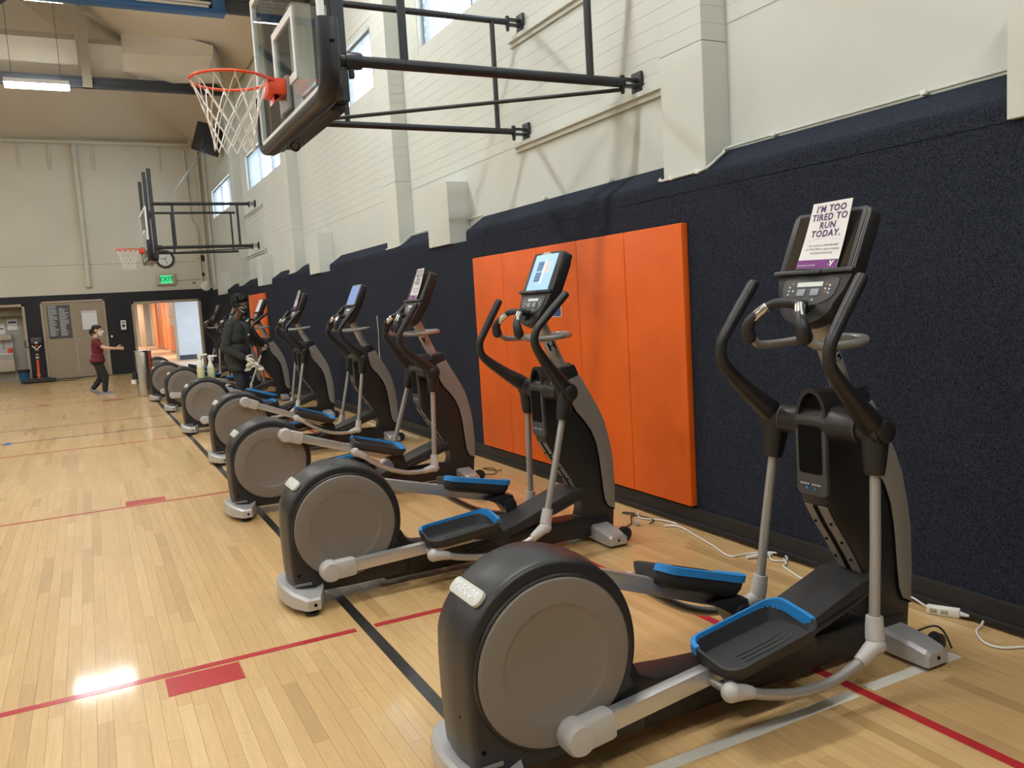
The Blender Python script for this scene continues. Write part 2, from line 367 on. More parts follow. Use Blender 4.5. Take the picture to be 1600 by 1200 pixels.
# thin cable clipped along the carpet ledge
def clipcable(pts, r=.009):
    build('wall_cable', MB().tube(pts, r, 6, 3), 'wall', wall_right)
clipcable([(3.575, 2.10, 2.375), (3.575, 3.80, 2.372), (3.50, 3.90, 2.33), (3.402, 3.945, 2.245), (3.390, 4.10, 2.235), (3.390, 4.37, 2.232), (3.40, 4.385, 2.25)])
clipcable([(3.575, 7.46, 2.372), (3.575, 9.28, 2.372), (3.50, 9.38, 2.33), (3.402, 9.43, 2.245), (3.39, 9.89, 2.235)])
clipcable([(3.575, 13.9, 2.372), (3.575, 14.8, 2.372), (3.402, 14.96, 2.245), (3.39, 15.46, 2.235)])
for a in (2.6, 3.55, 4.0, 4.25, 5.2, 6.2): build('cable_clip', MB().box(((3.56 if a < 3.9 or a > 4.4 else 3.38), a, (2.362 if a < 3.9 or a > 4.4 else 2.222)), ((3.60 if a < 3.9 or a > 4.4 else 3.41), a+.03, (2.385 if a < 3.9 or a > 4.4 else 2.25)), .004), 'white', wall_right)
# ledger rails behind the hoop brackets
for a, b, z in ((4.362, 6.69, 2.872), (4.362, 6.69, 3.78), (18.3, 20.55, 2.90), (18.3, 20.55, 3.84)):
    mb = MB(); mb.box((WX-.045, a, z), (WX-.008, b, z+.035), .003); mb.box((WX-.022, a, z-.04), (WX-.008, b, z+.07), .003)
    build('ledger_rail', mb, 'wall', wall_right, 0)
build('baseboard_right', MB().box((CX-.018, -14, 0), (WX, BACK-.02, .118), .006).box((CX-.036, -14, 0), (CX-.01, BACK-.02, .03), .004), 'rubber', None, 0, kind='structure')
# windows
for i, (a, b) in enumerate(WIN):
    mb = MB(); t = .035
    for p, q in (((WX+.06, a, ZW0), (WX+.13, b, ZW0+t)), ((WX+.06, a, ZW1-t), (WX+.13, b, ZW1)), ((WX+.06, a, ZW0), (WX+.13, a+t, ZW1)), ((WX+.06, b-t, ZW0), (WX+.13, b, ZW1))): mb.box(p, q)
    win = struct(build('window_%d' % (i+1), mb, 'win_frame', smooth=0))
    n = 3
    for k in range(1, n): build('mullion', MB().box((WX+.065, a+(b-a)*k/n-.02, ZW0+t), (WX+.125, a+(b-a)*k/n+.02, ZW1-t)), 'win_frame', win, 0)
    for k in range(n): build('pane', MB().box((WX+.10, a+(b-a)*k/n+.02, ZW0+t), (WX+.104, a+(b-a)*(k+1)/n-.02, ZW1-t)), 'pane', win, 0)
    if i in (1, 2, 3):
        for k in range(n):
            if k == 1: continue
            mb = MB(); y0, y1 = a+(b-a)*k/n+.02, a+(b-a)*(k+1)/n-.02; st = .075; h = ZW1-ZW0-2*t
            for s in (1, -1):
                q = y0-h
                while q < y1+h:
                    pa, pb = (q, ZW0+t), (q+h*.6, ZW1-t)
                    if s < 0: pa, pb = (q+h*.6, ZW0+t), (q, ZW1-t)
                    # clip in y
                    (ya, za), (yb, zb) = pa, pb
                    def cl(y): return za+(zb-za)*(y-ya)/(yb-ya)
                    lo, hi = min(ya, yb), max(ya, yb); l2, h2 = max(lo, y0), min(hi, y1)
                    if h2-l2 > .02: mb.tube([(WX+.075, l2, cl(l2)), (WX+.075, h2, cl(h2))], .0035, 4)
                    q += st
            build('wire_mesh', mb, 'mesh', win, 0)

# ---- orange wall mats
def mats(y0, n, w, z0, z1, label):
    t = thing('wall_mat', label, 'wall mat', (CX, y0, 0))
    for i in range(n):
        a, b = i*w+.0015, (i+1)*w-.0015
        mb = MB(); mb.box((-.052, a, z0), (-.001, b, z1), .011); build('mat_panel', mb, 'orange', t, 50)
    return t
mats(4.115, 5, .625, .135, 1.94, 'large orange padded wall mat of five panels behind the second nearest elliptical')
mats(17.72, 3, .6, .16, 1.97, 'far orange padded wall mat behind the man in the dark jacket')
o = build('wall_sticker', MB().box((-.056, 5.629-4.115, 1.375), (-.0535, 5.759-4.115, 1.475)), 'curtain_blue', None, 0)
o.location = (CX, 4.115, 0); tag(o, 'small blue and white sticker on the large orange wall mat', 'sticker')
build('sticker_border', MB().box((-.0545, 5.622-4.115, 1.368), (-.0525, 5.766-4.115, 1.482)), 'white', o, 0)

# ---- back wall with doors, band of black paint
BD = 2.42
DL = (-1.13, .535, 2.25); DO = (1.235, 3.20, 2.12); AL = (-4.6, -1.52, 2.21)
mb = MB(); mb.box((-13, BACK, BD), (WX+.28, BACK+.2, EAVE+.3))
wall_back = struct(build('wall_back', mb, 'wall_back', smooth=0))
xs = [-13, AL[0], AL[1], DL[0], DL[1], DO[0], DO[1], WX+.1]
mb = MB()
for a, b in zip(xs[::2], xs[1::2]): mb.box((a, BACK-.02, 0), (b, BACK+.2, BD))
for (a, b, z) in (AL, DL, DO): mb.box((a, BACK-.02, z), (b, BACK+.2, BD))
build('black_band', mb, 'black_wall', wall_back, 0)
build('wall_groove', MB().box((-13, BACK-.003, 3.255), (WX-.01, BACK+.01, 3.27)), 'frame', wall_back, 0)
def door_frame(d, name, t=.055):
    a, b, z = d; mb = MB()
    for p, q in (((a, BACK-.05, 0), (a+t, BACK+.2, z)), ((b-t, BACK-.05, 0), (b, BACK+.2, z)), ((a, BACK-.05, z-t), (b, BACK+.2, z))): mb.box(p, q, .004)
    return struct(build(name, mb, 'frame', smooth=0))
d1 = door_frame(DL, 'door_1')
for a, b in ((DL[0]+.06, -.325), (-.319, DL[1]-.06)):
    lf = build('door_leaf', MB().box((a, BACK-.01, .02), (b, BACK+.035, DL[2]-.06), .003), 'door', d1, 0)
    for z in (.35, 1.15, 1.95):
        x = a if a < -.5 else b
        build('hinge', MB().box((x-.012, BACK-.022, z), (x+.012, BACK-.008, z+.10), .002), 'chrome', lf, 0)
build('door_lock', MB().lathe([(.001, -.02), (.028, -.02), (.03, 0), (.03, .01)], (-.25, BACK-.018, 1.10), (0, 1, 0), 14), 'exit_box', d1)
build('threshold', MB().box((DL[0], BACK-.06, 0), (DL[1], BACK+.05, .018)), 'rubber', d1, 0)
d2 = door_frame(DO, 'door_2', .07); d3 = door_frame(AL, 'door_3', .07)
# alcove behind the drinking fountain
M['alcove'] = mat('alcove_paint', (.42, .40, .35), .7); M['alcove_top'] = mat('alcove_soffit', (.30, .26, .20), .7)
alc = struct(build('wall_alcove', MB().box((AL[0], 28.0, 0), (AL[1], 28.1, 2.4)).box((AL[1], BACK+.1, 0), (AL[1]+.1, 28.1, 2.4)).box((AL[0]-.1, BACK+.1, 0), (AL[0], 28.1, 2.4)).box((AL[0], BACK+.1, 2.3), (AL[1], 28.1, 2.4)), 'alcove', smooth=0))
build('alcove_header', MB().box((AL[0], BACK+.4, 1.90), (AL[1], BACK+.5, 2.3)), 'alcove_top', alc, 0)
# corridor through the open doorway
M['corr_floor'] = mat('corridor_planks', (.50, .34, .22), .35, vary=.45, vscale=1.4, stretch=(.8, 5, 1))
M['corr_lamp'] = mat('corridor_diffuser', (.9, .9, .9), .5, emit=(1, .93, .82), estr=6.0); M['corr_white'] = mat('corridor_white', (.74, .72, .68), .6); M['corr_blue'] = mat('pale_block', (.60, .66, .72), .6, vary=.04, vscale=3)
M['base_slate'] = mat('slate_base', (.03, .04, .06), .5); M['corr_orange'] = mat('corridor_orange', (.66, .19, .055), .5, vary=.05, vscale=1.0)
struct(build('floor_corridor', MB().box((-1.3, BACK+.15, -.1), (5.3, 58.2, 0)), 'corr_floor', smooth=0))
struct(build('ceiling_corridor', MB().box((-1.3, BACK+.2, 2.75), (5.3, 58.2, 2.85)), 'corr_white', smooth=0))
wc = struct(build('wall_corridor', MB().box((3.56, 33.4, 0), (3.66, 58, 2.75)).box((-1.3, BACK+.2, 0), (-1.2, 58, 2.75)).box((-1.3, 58, 0), (5.2, 58.1, 2.75)), 'corr_white', smooth=0))
wc2 = struct(build('wall_pale', MB().box((2.98, 33.3, .12), (5.2, 33.4, 2.75)).box((5.1, BACK+.2, 0), (5.2, 33.4, 2.75)), 'corr_blue', smooth=0))
build('pale_base', MB().box((2.98, 33.28, 0), (5.2, 33.4, .17)), 'base_slate', wc2, 0)
build('wall_corner_post', MB().box((2.90, 33.25, 0), (2.99, 33.45, 2.75)), 'frame', wc2, 0)
# orange boards of the corridor wall, standing proud of it
for a, b in ((38.4, 44.2), (44.9, 49.5), (50.3, 53.0)):
    ow = build('orange_board', MB().box((3.50, a, .05), (3.56, b, 2.70), .004), 'corr_orange', wc, 0)
for k in range(14):
    a = 39.2+k % 5*.85+random.uniform(-.1, .1); z = 1.25+(k//5)*.42+random.uniform(-.05, .05)
    build('pinned_sheet', MB().box((3.490, a, z), (3.4985, a+.42, z+.34)), 'paper', wc, 0)
for y in (36, 44, 52):
    mb = MB().box((1.0, y, 2.70), (2.2, y+1.2, 2.749)); t = tag(build('corridor_light', mb, 'corr_lamp', smooth=0), {36: 'nearest', 44: 'second', 52: 'farthest'}[y]+' ceiling light panel of the corridor past the open doorway', 'light', 'corridor light panels')
    ld = bpy.data.lights.new('corridor_lamp', 'AREA'); ld.shape = 'RECTANGLE'; ld.size = 1.2; ld.size_y = 1.2; ld.energy = 190; ld.color = (1, .90, .76)
    lo = bpy.data.objects.new('corridor_lamp', ld); COL.objects.link(lo); lo.location = (1.6, y+.6, 2.69)
ld = bpy.data.lights.new('corridor_lamp', 'AREA'); ld.size = 1.0; ld.energy = 120; ld.color = (.80, .90, 1.0)
lo = bpy.data.objects.new('corridor_lamp', ld); COL.objects.link(lo); lo.location = (3.9, 30.4, 2.69)
build('corridor_column', MB().box((2.75, 53.4, 0), (3.05, 53.8, 2.75)), 'frame', wc, 0)

# ---- remaining walls and ceiling, closing the hall
struct(build('wall_left', MB().box((-13.2, -14, 0), (-13, BACK+.2, 12)), 'wall', smooth=0))
struct(build('wall_front', MB().box((-13, -14.2, 0), (WX+.28, -14, 12)), 'wall', smooth=0))
SL = .60; ZR = 9.4; dx = (ZR-EAVE)/SL; dy = (ZR-7.0)/SL
def cz(x, y): return min(EAVE+SL*(WX-x), 7.0+SL*(BACK-y), ZR)
xs_ = [WX+.02, WX-dx, -13]; yb = BACK-dy
mb = MB()
A = (WX+.02, BACK+.02, EAVE); 
mb.add([(WX+.02, -14, EAVE), (WX+.02, BACK+.02, EAVE), (WX-dx, yb, ZR), (WX-dx, -14, ZR)], [(0, 1, 2, 3)])
mb.add([(WX+.02, BACK+.02, EAVE), (-13, BACK+.02, 6.99), (-13, yb, ZR), (WX-dx, yb, ZR)], [(0, 1, 2, 3)])
mb.add([(-13, -14, ZR), (WX-dx, -14, ZR), (WX-dx, yb, ZR), (-13, yb, ZR)], [(0, 1, 2, 3)])
o = build('ceiling', mb, 'ceiling', smooth=0); struct(o); md = o.modifiers.new('thick', 'SOLIDIFY'); md.thickness = .1; md.offset = 1 if o.data.polygons[2].normal.z > 0 else -1
# roof trusses
def truss(y, label):
    t = thing('roof_truss', label, 'truss', (0, y, 6.70))
    L = -12.9
    mb = MB(); mb.box((L, -.06, 0), (WX-.02, .06, .05)); mb.box((L, -.02, .05), (WX-.02, .02, .20)); mb.box((L, -.06, .20), (WX-.02, .06, .24)); build('bottom_chord', mb, 'steel_dark', t, 0)
    for x in (.545, -3.0, -6.6, -10.2):
        build('truss_post', MB().box((x-.095, -.075, .0), (x+.095, .075, ZR-6.72)), 'alcove_top' if x > 0 else 'steel_dark', t, 0)
    for x0, x1 in ((-.2, -2.9), (-3.1, -5.6), (-7, -9)):
        a, b = Vector((x0, 0, 2.3)), Vector((x1, 0, .24)); build('truss_web', MB().tube([a, b], .09, 4), 'steel_dark', t, 0)
    build('truss_brace', MB().tube([(WX-.05, 0, .12), (2.4, 0, .75)], .05, 4), 'steel_dark', t, 0)
    return t
truss(20.8, 'dark steel roof truss in front of the big beige air duct'); truss(15.2, 'dark steel roof truss above the rolled blue and white divider')
# air duct behind the truss, with an elbow to the right slope
d = thing('air_duct', 'large boxy beige air duct hung under the ceiling behind the truss', 'duct', (0, 0, 0))
def sect(x, y, zb, zt, wy): return [(x, y, zb), (x, y, zb+(zt-zb)*.80), (x, y+.25, zt), (x, y+wy, zt), (x, y+wy, zb)]
mb = MB(); mb.loft([sect(-9, 21.05, 7.0, 7.98, 1.0), sect(.40, 21.05, 7.0, 7.98, 1.0)]); build('duct_run', mb, 'duct', d, 0)
mb = MB(); mb.loft([sect(.48, 21.05, 7.02, 7.92, 1.0), sect(1.60, 21.05, 7.02, 7.92, 1.0)]); build('duct_end', mb, 'duct', d, 0)
mb = MB()
def bent(px, w, zb, zm, zt): return None
mb.loft([[(1.3, 20.95, 7.15), (1.3, 20.95, 7.55), (1.35, 21.3, 8.1), (1.7, 21.9, 8.1), (1.7, 21.9, 7.15)],
         [(2.26, 19.1, 6.72), (2.30, 19.1, 7.05), (2.38, 19.3, 7.52), (2.75, 19.9, 7.52), (2.75, 19.9, 6.72)],
         [(2.68, 18.1, 6.48), (2.82, 18.1, 6.80), (2.86, 18.2, 7.05), (3.1, 18.9, 7.05), (3.1, 18.9, 6.5)]])
build('duct_elbow', mb, 'duct', d, 0)
build('access_panel', MB().box((-.42, 21.035, 7.22), (.22, 21.06, 7.62)), 'duct', d, 0)
# fluorescent fixtures of the hall, and the added column by the window wall
def hall_lamp(x, y, label):
    zl = 6.80 if abs(y-15.5) < .1 else 6.56
    t = thing('ceiling_lamp', label, 'lamp', (x, y, zl), group='hanging fluorescent lamps')
    build('housing', MB().prism([(-.16, .0), (-.13, .09), (.13, .09), (.16, 0)], 0, -.60, .60), 'white', t, 0)
    build('diffuser', MB().box((-.59, -.15, -.055), (.59, .15, -.001)), 'lamp', t, 0)
    for s in (-.45, .45): build('hanger', MB().tube([(s, 0, .08), (s, 0, max(.1, cz(x+s, y)-zl))], .006, 5), 'steel_dark', t)
for (x, y) in HALL_LAMPS:
    row = {20.20: 'row just before the air duct', 15.50: 'row by the blue divider', 9.7: 'third row from the back wall', 4.2: 'fourth row from the back wall', -1.3: 'fifth row from the back wall'}[y]
    colm = {1.75: 'added out of view near the window wall for more light', -.42: 'second from the windows', -4.6: 'in the middle', -8.8: 'farthest from the windows'}[x]
    hall_lamp(x, y, 'white hanging fluorescent lamp, %s, %s' % (row, colm))
# folded divider curtain
t = thing('divider_curtain', 'rolled up white divider curtain with blue vinyl edge under the roof', 'curtain', (0, 15.15, 6.61))
mb = MB()
def strip(y0, z0, z1, x1, m): return MB().box((-12.8, y0, z0), (x1, y0+.10, z1), .02)
build('blue_edge', MB().box((-12.8, -.16, 0), (2.62, .10, .075), .02), 'curtain_blue', t)
for k in range(4): build('white_fold', MB().box((-12.8, -.15+.015*k, .078+.06*k), (2.35-.06*k+.1*(k % 2), .09, .13+.06*k), .02), 'curtain_white', t)
build('blue_end', MB().box((2.40, -.15, .05), (2.62, .09, .36), .04), 'curtain_blue', t)
build('tie_strap', MB().box((.35, -.18, -.01), (.42, .12, .33), .01), 'curtain_blue', t)
# ================================================================== ELLIPTICAL MACHINES (local: x rear->front, y across, z up; origin under the wheel)
ME = {}
HUB = (1.33, .975); WHEEL_Z = .395; CR = .235
def mk(key, mb, mats, smooth=38): ME[key] = mb.mesh(key, mats, smooth); return ME[key]
def split(key):
    '''separate the loose pieces of a mesh into a list of meshes'''
    me = ME[key]; bm = bmesh.new(); bm.from_mesh(me); bm.verts.index_update(); seen = {}; comps = []
    for v in bm.verts:
        if v in seen: continue
        st = [v]; seen[v] = len(comps); comp = [v]
        while st:
            q = st.pop()
            for e in q.link_edges:
                w = e.other_vert(q)
                if w not in seen: seen[w] = len(comps); comp.append(w); st.append(w)
        comps.append(comp)
    out = []
    for c in comps:
        idx = {v: i for i, v in enumerate(c)}; fs = {f for v in c for f in v.link_faces}
        m = bpy.data.meshes.new(me.name); m.from_pydata([v.co[:] for v in c], [], [[idx[v] for v in f.verts] for f in fs]); m.materials.append(me.materials[0])
        m.polygons.foreach_set('use_smooth', [True]*len(m.polygons)); m.set_sharp_from_angle(angle=R(40)); out.append(m)
    bm.free(); ME[key] = out
# -- rear housing
def shroud_profile():
    pts = []
    for k in range(31):
        a = R(-22+k*(170/30)); pts.append((.318*math.cos(a)*(1.0 if a < 1.6 else 1.0), WHEEL_Z+.330*math.sin(a)))
    pts += [(-.2875, .532), (-.296, .50), (-.300, .42), (-.300, .30), (-.297, .20), (-.292, .13), (-.285, .085), (-.20, .065), (0, .060), (.20, .060), (.335, .065), (.345, .14), (.335, .20)]
    return pts
SP = shroud_profile()
def inset(pts, d):
    n = len(pts); out = []
    for i in range(n):
        p0, p1, p2 = Vector(pts[i-1]), Vector(pts[i]), Vector(pts[(i+1) % n])
        t = (p2-p0).normalized(); nrm = Vector((-t.y, t.x)); out.append(p1+nrm*d)
    return out
mb = MB(); rings = []
for v, d in ((-.128, .050), (-.128, .022), (-.124, .012), (-.112, .005), (-.085, .002), (-.04, -.006), (0, -.008), (.04, -.006), (.085, .002), (.112, .005), (.124, .012), (.128, .022), (.128, .050)):
    rings.append([(p[0], v, p[1]) for p in inset(SP, d)])
mb.loft(rings); mk('housing', mb, 'black', 50)
mb = MB()
for s in (-1, 1): mb.lathe([(.262, .120), (.262, .131), (.272, .139), (.278, .139), (.283, .133), (.283, .120)], (0, 0, WHEEL_Z), (0, s, 0), 64)
mk('wheel_rim', mb, 'black_soft')
def disc(s):
    mb = MB(); mb.lathe([(.001, .140), (.176, .140), (.184, .1425), (.190, .1455), (.197, .146), (.258, .1465), (.267, .144), (.2715, .138), (.2715, .12)], (0, 0, WHEEL_Z), (0, s, 0), 72); return mb
mk('disc_near', disc(-1), 'disc', 20); mk('disc_far', disc(1), 'disc', 20)
# seam, screw holes and clip on the housing
mb = MB(); pp = Vector((-.252, 0, .632)); mb.box((-.301, -.129, .098), (-.2, -.1275, .104)); mk('housing_clip', MB().box((-.29, -.134, .118), (-.20, -.126, .132), .003), 'cover')
mb = MB()
for z in (.175, .27): mb.lathe([(.001, -.002), (.008, -.002), (.008, .003)], (-.262 if z < .2 else -.300, -.128 if z < .2 else -.05, z), (0, -1, 0) if z < .2 else (-1, 0, 0), 10)
mk('screw_hole', mb, 'black_ink')
# badge
ba = R(134); bc = Vector((.326*math.cos(ba)-.0015, 0, WHEEL_Z+.338*math.sin(ba)-.0045)); bn = Vector((math.cos(ba), 0, math.sin(ba)))
BM = frame_mtx(bc, (0, -1, 0), bn)
def rrect(w, h, r, n=5):
    out = []
    for cx, cy, a0 in ((w/2-r, h/2-r, 0), (-w/2+r, h/2-r, 90), (-w/2+r, -h/2+r, 180), (w/2-r, -h/2+r, 270)):
        for k in range(n+1): a = R(a0+90*k/n); out.append((cx+r*math.cos(a), cy+r*math.sin(a)))
    return out
def plate(poly, z0, z1, bev=0.0): return MB().prism(poly, 2, z0, z1, bev)
me = plate(rrect(.205, .056, .024), -.008, .006, .002).mesh('badge', 'badge'); me.transform(BM); ME['badge'] = me
me = text_mesh('badge_lettering', 'PRECOR', .040, 'badge_text', .0008, bold=.0003, track=1.18); me.transform(BM @ Matrix.Translation((0, .001, .0068))); ME['badge_lettering'] = me
me = plate(rrect(.235, .012, .004), -.008, .003).mesh('badge_seam', 'black_ink'); me.transform(BM @ Matrix.Translation((0, -.060, -.003))); ME['badge_seam'] = me
# rear foot
mb = MB(); plan = [(-.262, -.280), (-.195, -.280), (-.16, -.20), (-.13, -.10), (-.13, .10), (-.16, .20), (-.195, .280), (-.262, .280), (-.315, .19), (-.338, .09), (-.345, 0), (-.338, -.09), (-.315, -.19)]
bot = [(x, y, .032) for x, y in plan]; mid = [(x, y, .082) for x, y in plan]
top = [(x*.985-.002 if x > -.2 else x+.012, y*.975, .094+.030*(1-(abs(y)/.28)**2)) for x, y in plan]; midt = [(x, y, .082+.028*(1-(abs(y)/.28)**2)) for x, y in plan]
mb.loft([bot, midt, top]); mk('rear_foot', mb, 'silver', 30)
mb = MB(); 
for s in (-1, 1): mb.lathe([(.001, 0), (.036, 0), (.036, .014), (.014, .018), (.014, .034)], (-.235, s*.235, 0), (0, 0, 1), 16)
mk('rubber_pad', mb, 'rubber')
mb = MB(); mb.lathe([(.001, 0), (.009, 0), (.009, .004)], (-.222, -.2815, .058), (0, 1, 0), 10); mk('foot_hole', mb, 'black_ink')
# main beam, front foot
mb = MB(); mb.prism([(.22, .034), (1.66, .034), (1.70, .06), (1.70, .14), (1.45, .16), (1.15, .165), (.80, .170), (.55, .19), (.42, .205), (.36, .235), (.325, .30), (.22, .30)], 1, -.072, .072, .012); mk('base_beam', mb, 'black', 30)
mb = MB(); fr = []
for y, h, x0, x1 in ((-.285, .070, 1.560, 1.672), (-.272, .084, 1.552, 1.684), (-.20, .096, 1.552, 1.694), (-.08, .106, 1.556, 1.705), (.08, .106, 1.556, 1.705), (.20, .096, 1.552, 1.694), (.272, .084, 1.552, 1.684), (.285, .070, 1.560, 1.672)):
    fr.append([(x0, y, .018), (x0, y, h-.014), (x0+.014, y, h), (x1-.03, y, h), (x1, y, h-.03), (x1, y, .018)])
mb.loft(fr); mk('front_foot', mb, 'silver', 25)
mb = MB(); mb.lathe([(.001, 0), (.008, 0), (.008, .004)], (1.616, -.2868, .046), (0, 1, 0), 10); mk('front_foot_hole', mb, 'black_ink')
mb = MB()
for s in (-1, 1): mb.box((1.58, s*.20-.03, 0), (1.66, s*.20+.03, .02), .004)
mk('front_pad', mb, 'rubber')
mb = MB(); mb.lathe([(.02, -.02), (.045, -.015), (.045, .015), (.02, .02)], (1.715, -.20, .05), (0, 1, 0), 20); mk('transport_wheel', mb, 'rubber')
# ramp: belt deck with glossy lip underneath
ra = math.atan(.32)
def rz(u): return .125+.32*(u-.72)
mb = MB(); deck = [(.70, rz(.70)-.012), (.70, rz(.70)), (1.10, rz(1.10)), (1.40, rz(1.40)+.004), (1.485, rz(1.485)-.012), (1.50, rz(1.50)-.05), (1.46, rz(1.46)-.055), (1.10, rz(1.10)-.03), (.76, rz(.76)-.03)]
mb.prism(deck, 1, -.115, .115, .008); mk('ramp_deck', mb, 'black_rough', 40)
mb = MB()
for s in (-1, 1):
    mb.tube([(.78, s*.085, rz(.78)-.03), (1.05, s*.09, rz(1.05)-.045), (1.30, s*.09, rz(1.30)-.06), (1.47, s*.085, rz(1.47)-.06)], .024, 10, 4)
mk('ramp_rail', mb, 'pad')
# tower
front = [(1.275, .985), (1.268, .72), (1.276, .665), (1.320, .590), (1.378, .505), (1.428, .425), (1.472, .350), (1.505, .270), (1.518, .205), (1.505, .160), (1.455, .138), (1.36, .130)]
back = [(1.728, .050), (1.740, .20), (1.744, .32), (1.738, .50), (1.722, .60), (1.690, .735), (1.650, .825), (1.60, .915), (1.535, 1.03)]
mb = MB(); poly = front+[(1.36, .05)]+back+[(1.520, 1.075), (1.502, 1.115), (1.42, 1.105), (1.38, 1.065), (1.36, 1.03)]
mb.prism(poly, 1, -.066, .066, .012); mk('tower', mb, 'black', 30)
cov = [(1.438, 1.022), (1.446, .955), (1.460, .885), (1.492, .828), (1.540, .772), (1.590, .700), (1.622, .622), (1.640, .53), (1.650, .437), (1.658, .34), (1.668, .255), (1.690, .205), (1.742, .180)]
cback = [(1.750, .33), (1.744, .50), (1.728, .605), (1.696, .740), (1.656, .830), (1.606, .920), (1.530, 1.050)]
mb = MB(); mb.prism(cov+cback, 1, -.073, .073, .010); mk('tower_cover', mb, 'cover', 30)
mb = MB(); ins = [(x-.010, z-.004) for x, z in cov]; mb.prism(cov+[(x, z) for x, z in ins[::-1]], 1, -.0715, .0715); mk('cover_seam', mb, 'black_ink')
# groove with bolts on the rear face of the tower
mb = MB(); g = [(1.283, .655), (1.325, .583), (1.383, .498), (1.433, .418), (1.476, .345), (1.505, .275)]
mb.loft([[(x-.004, -.055, z-.004), (x-.004, .055, z-.004), (x+.01, .055, z+.004), (x+.01, -.055, z+.004)] for x, z in g]); mk('tower_track', mb, 'cover')
mb = MB(); mb.loft([[(x-.0055, -.010, z-.005), (x-.0055, .014, z-.005), (x, .014, z), (x, -.010, z)] for x, z in g]); mk('track_slot', mb, 'black_ink')
mb = MB()
for x, z in g[1:]:
    for y in (-.038, .038): mb.ball((x-.006, y, z-.006), .006, 8, 5)
mk('track_bolt', mb, 'black_ink')
# front panel: phone holder, bottle cup
mb = MB(); pn = rrect(.150, .318, .022); mb.prism(pn, 2, 0, .020, .006); me = mb.mesh('holder_panel', 'midgrey'); me.transform(frame_mtx((1.278, 0, .855), (0, -1, 0), (-1, 0, -.02))); ME['holder_panel'] = me
mb = MB(); mb.prism(rrect(.112, .190, .012), 2, 0, .003); me = mb.mesh('phone_window', 'black_ink'); me.transform(frame_mtx((1.2565, 0, .880), (0, -1, 0), (-1, 0, -.02))); ME['phone_window'] = me
mb = MB()
for k in range(9):
    if k != 4: mb.box((-.052+k*.0115, -.003, 0), (-.0455+k*.0115, .003, .001))
me = mb.mesh('panel_marks', 'dot', 0); me.transform(frame_mtx((1.2575, 0, .742), (0, -1, 0), (-1, 0, -.02))); ME['panel_marks'] = me
mb = MB()
for x in (-.020, .022): mb.add([(x-.008, -.007, 0), (x+.008, -.007, 0), (x, .008, 0), (x-.008, -.007, .001), (x+.008, -.007, .001), (x, .008, .001)], [(0, 1, 2), (3, 4, 5), (0, 1, 4, 3), (1, 2, 5, 4), (2, 0, 3, 5)])
me = mb.mesh('panel_arrow', 'blue', 0); me.transform(frame_mtx((1.2575, 0, .727), (0, -1, 0), (-1, 0, -.02))); ME['panel_arrow'] = me
# bottle cup arch: half-open cup above the panel
mb = MB(); rr = []
for k in range(13):
    a = math.pi*k/12; c, s_ = math.cos(a), math.sin(a)
    rr.append([(1.262, .075*c, 1.005+.115*s_), (1.42, .066*c, 1.005+.105*s_), (1.42, .052*c, 1.005+.088*s_), (1.262, .060*c, 1.005+.096*s_)])
mb.loft(rr, True, True); mk('cup_arch', mb, 'black', 50)
mb = MB(); mb.prism([(.057*math.cos(math.pi*k/12), 1.003+.092*math.sin(math.pi*k/12)) for k in range(13)], 0, 1.285, 1.292); mk('cup_shade_plate', mb, 'black_ink')  # black plate filling the arch; its colour stands for shade inside the cup
mb = MB(); mb.box((1.265, -.074, .985), (1.30, .074, 1.012), .005); mk('cup_lip', mb, 'midgrey')
# drum carrying the rocker hubs
mb = MB(); mb.lathe([(.05, -.185), (.058, -.182), (.060, -.12), (.076, -.075), (.078, 0), (.076, .075), (.060, .12), (.058, .182), (.05, .185)], (HUB[0], 0, HUB[1]), (0, 1, 0), 28); mk('hub_drum', mb, 'black', 40)
mb = MB(); mb.lathe([(.0515, .186), (.0595, .184), (.0595, .190), (.0515, .190)], (HUB[0], 0, HUB[1]), (0, -1, 0), 28); mb.lathe([(.0515, .186), (.0595, .184), (.0595, .190), (.0515, .190)], (HUB[0], 0, HUB[1]), (0, 1, 0), 28); mk('hub_ring', mb, 'midgrey')
# post and its collar
pd = Vector((1.295-1.455, 0, 1.42-1.06)).normalized()
mb = MB(); mb.tube([(1.462, 0, 1.045), (1.290, 0, 1.432)], .040, 20); mk('post', mb, 'tube')
mb = MB(); mb.lathe([(.050, 0), (.056, .012), (.056, .055), (.044, .062)], (1.474, 0, 1.05), pd, 20); mk('post_collar', mb, 'black')
# fixed handlebar ring and pulse grips
mb = MB(); mb.tube([(1.105, -.135, 1.325), (1.150, -.150, 1.296), (1.250, -.165, 1.290), (1.380, -.150, 1.296), (1.465, -.085, 1.300), (1.488, 0, 1.302), (1.465, .085, 1.300), (1.380, .150, 1.296), (1.250, .165, 1.290), (1.150, .150, 1.296), (1.105, .135, 1.325)], .0165, 12, 4); mk('handlebar_ring', mb, 'tube', 60)
mb = MB(); mb.box((1.33, -.035, 1.28), (1.475, .035, 1.312), .01); mk('ring_clamp', mb, 'tube')
mb = MB(); mb.cap_tube([(1.092, -.140, 1.332), (1.086, -.137, 1.372), (1.100, -.110, 1.412), (1.136, -.080, 1.445), (1.150, -.045, 1.455), (1.152, 0, 1.456), (1.150, .045, 1.455), (1.136, .080, 1.445), (1.100, .110, 1.412), (1.086, .137, 1.372), (1.092, .140, 1.332)], [.030, .025, .0185, .0180, .019, .019, .019, .0180, .0185, .025, .030], 12, 3); mb.tube([(1.152, 0, 1.456), (1.25, 0, 1.44)], .02, 10); mk('pulse_bar', mb, 'black_soft', 60)
mb = MB()
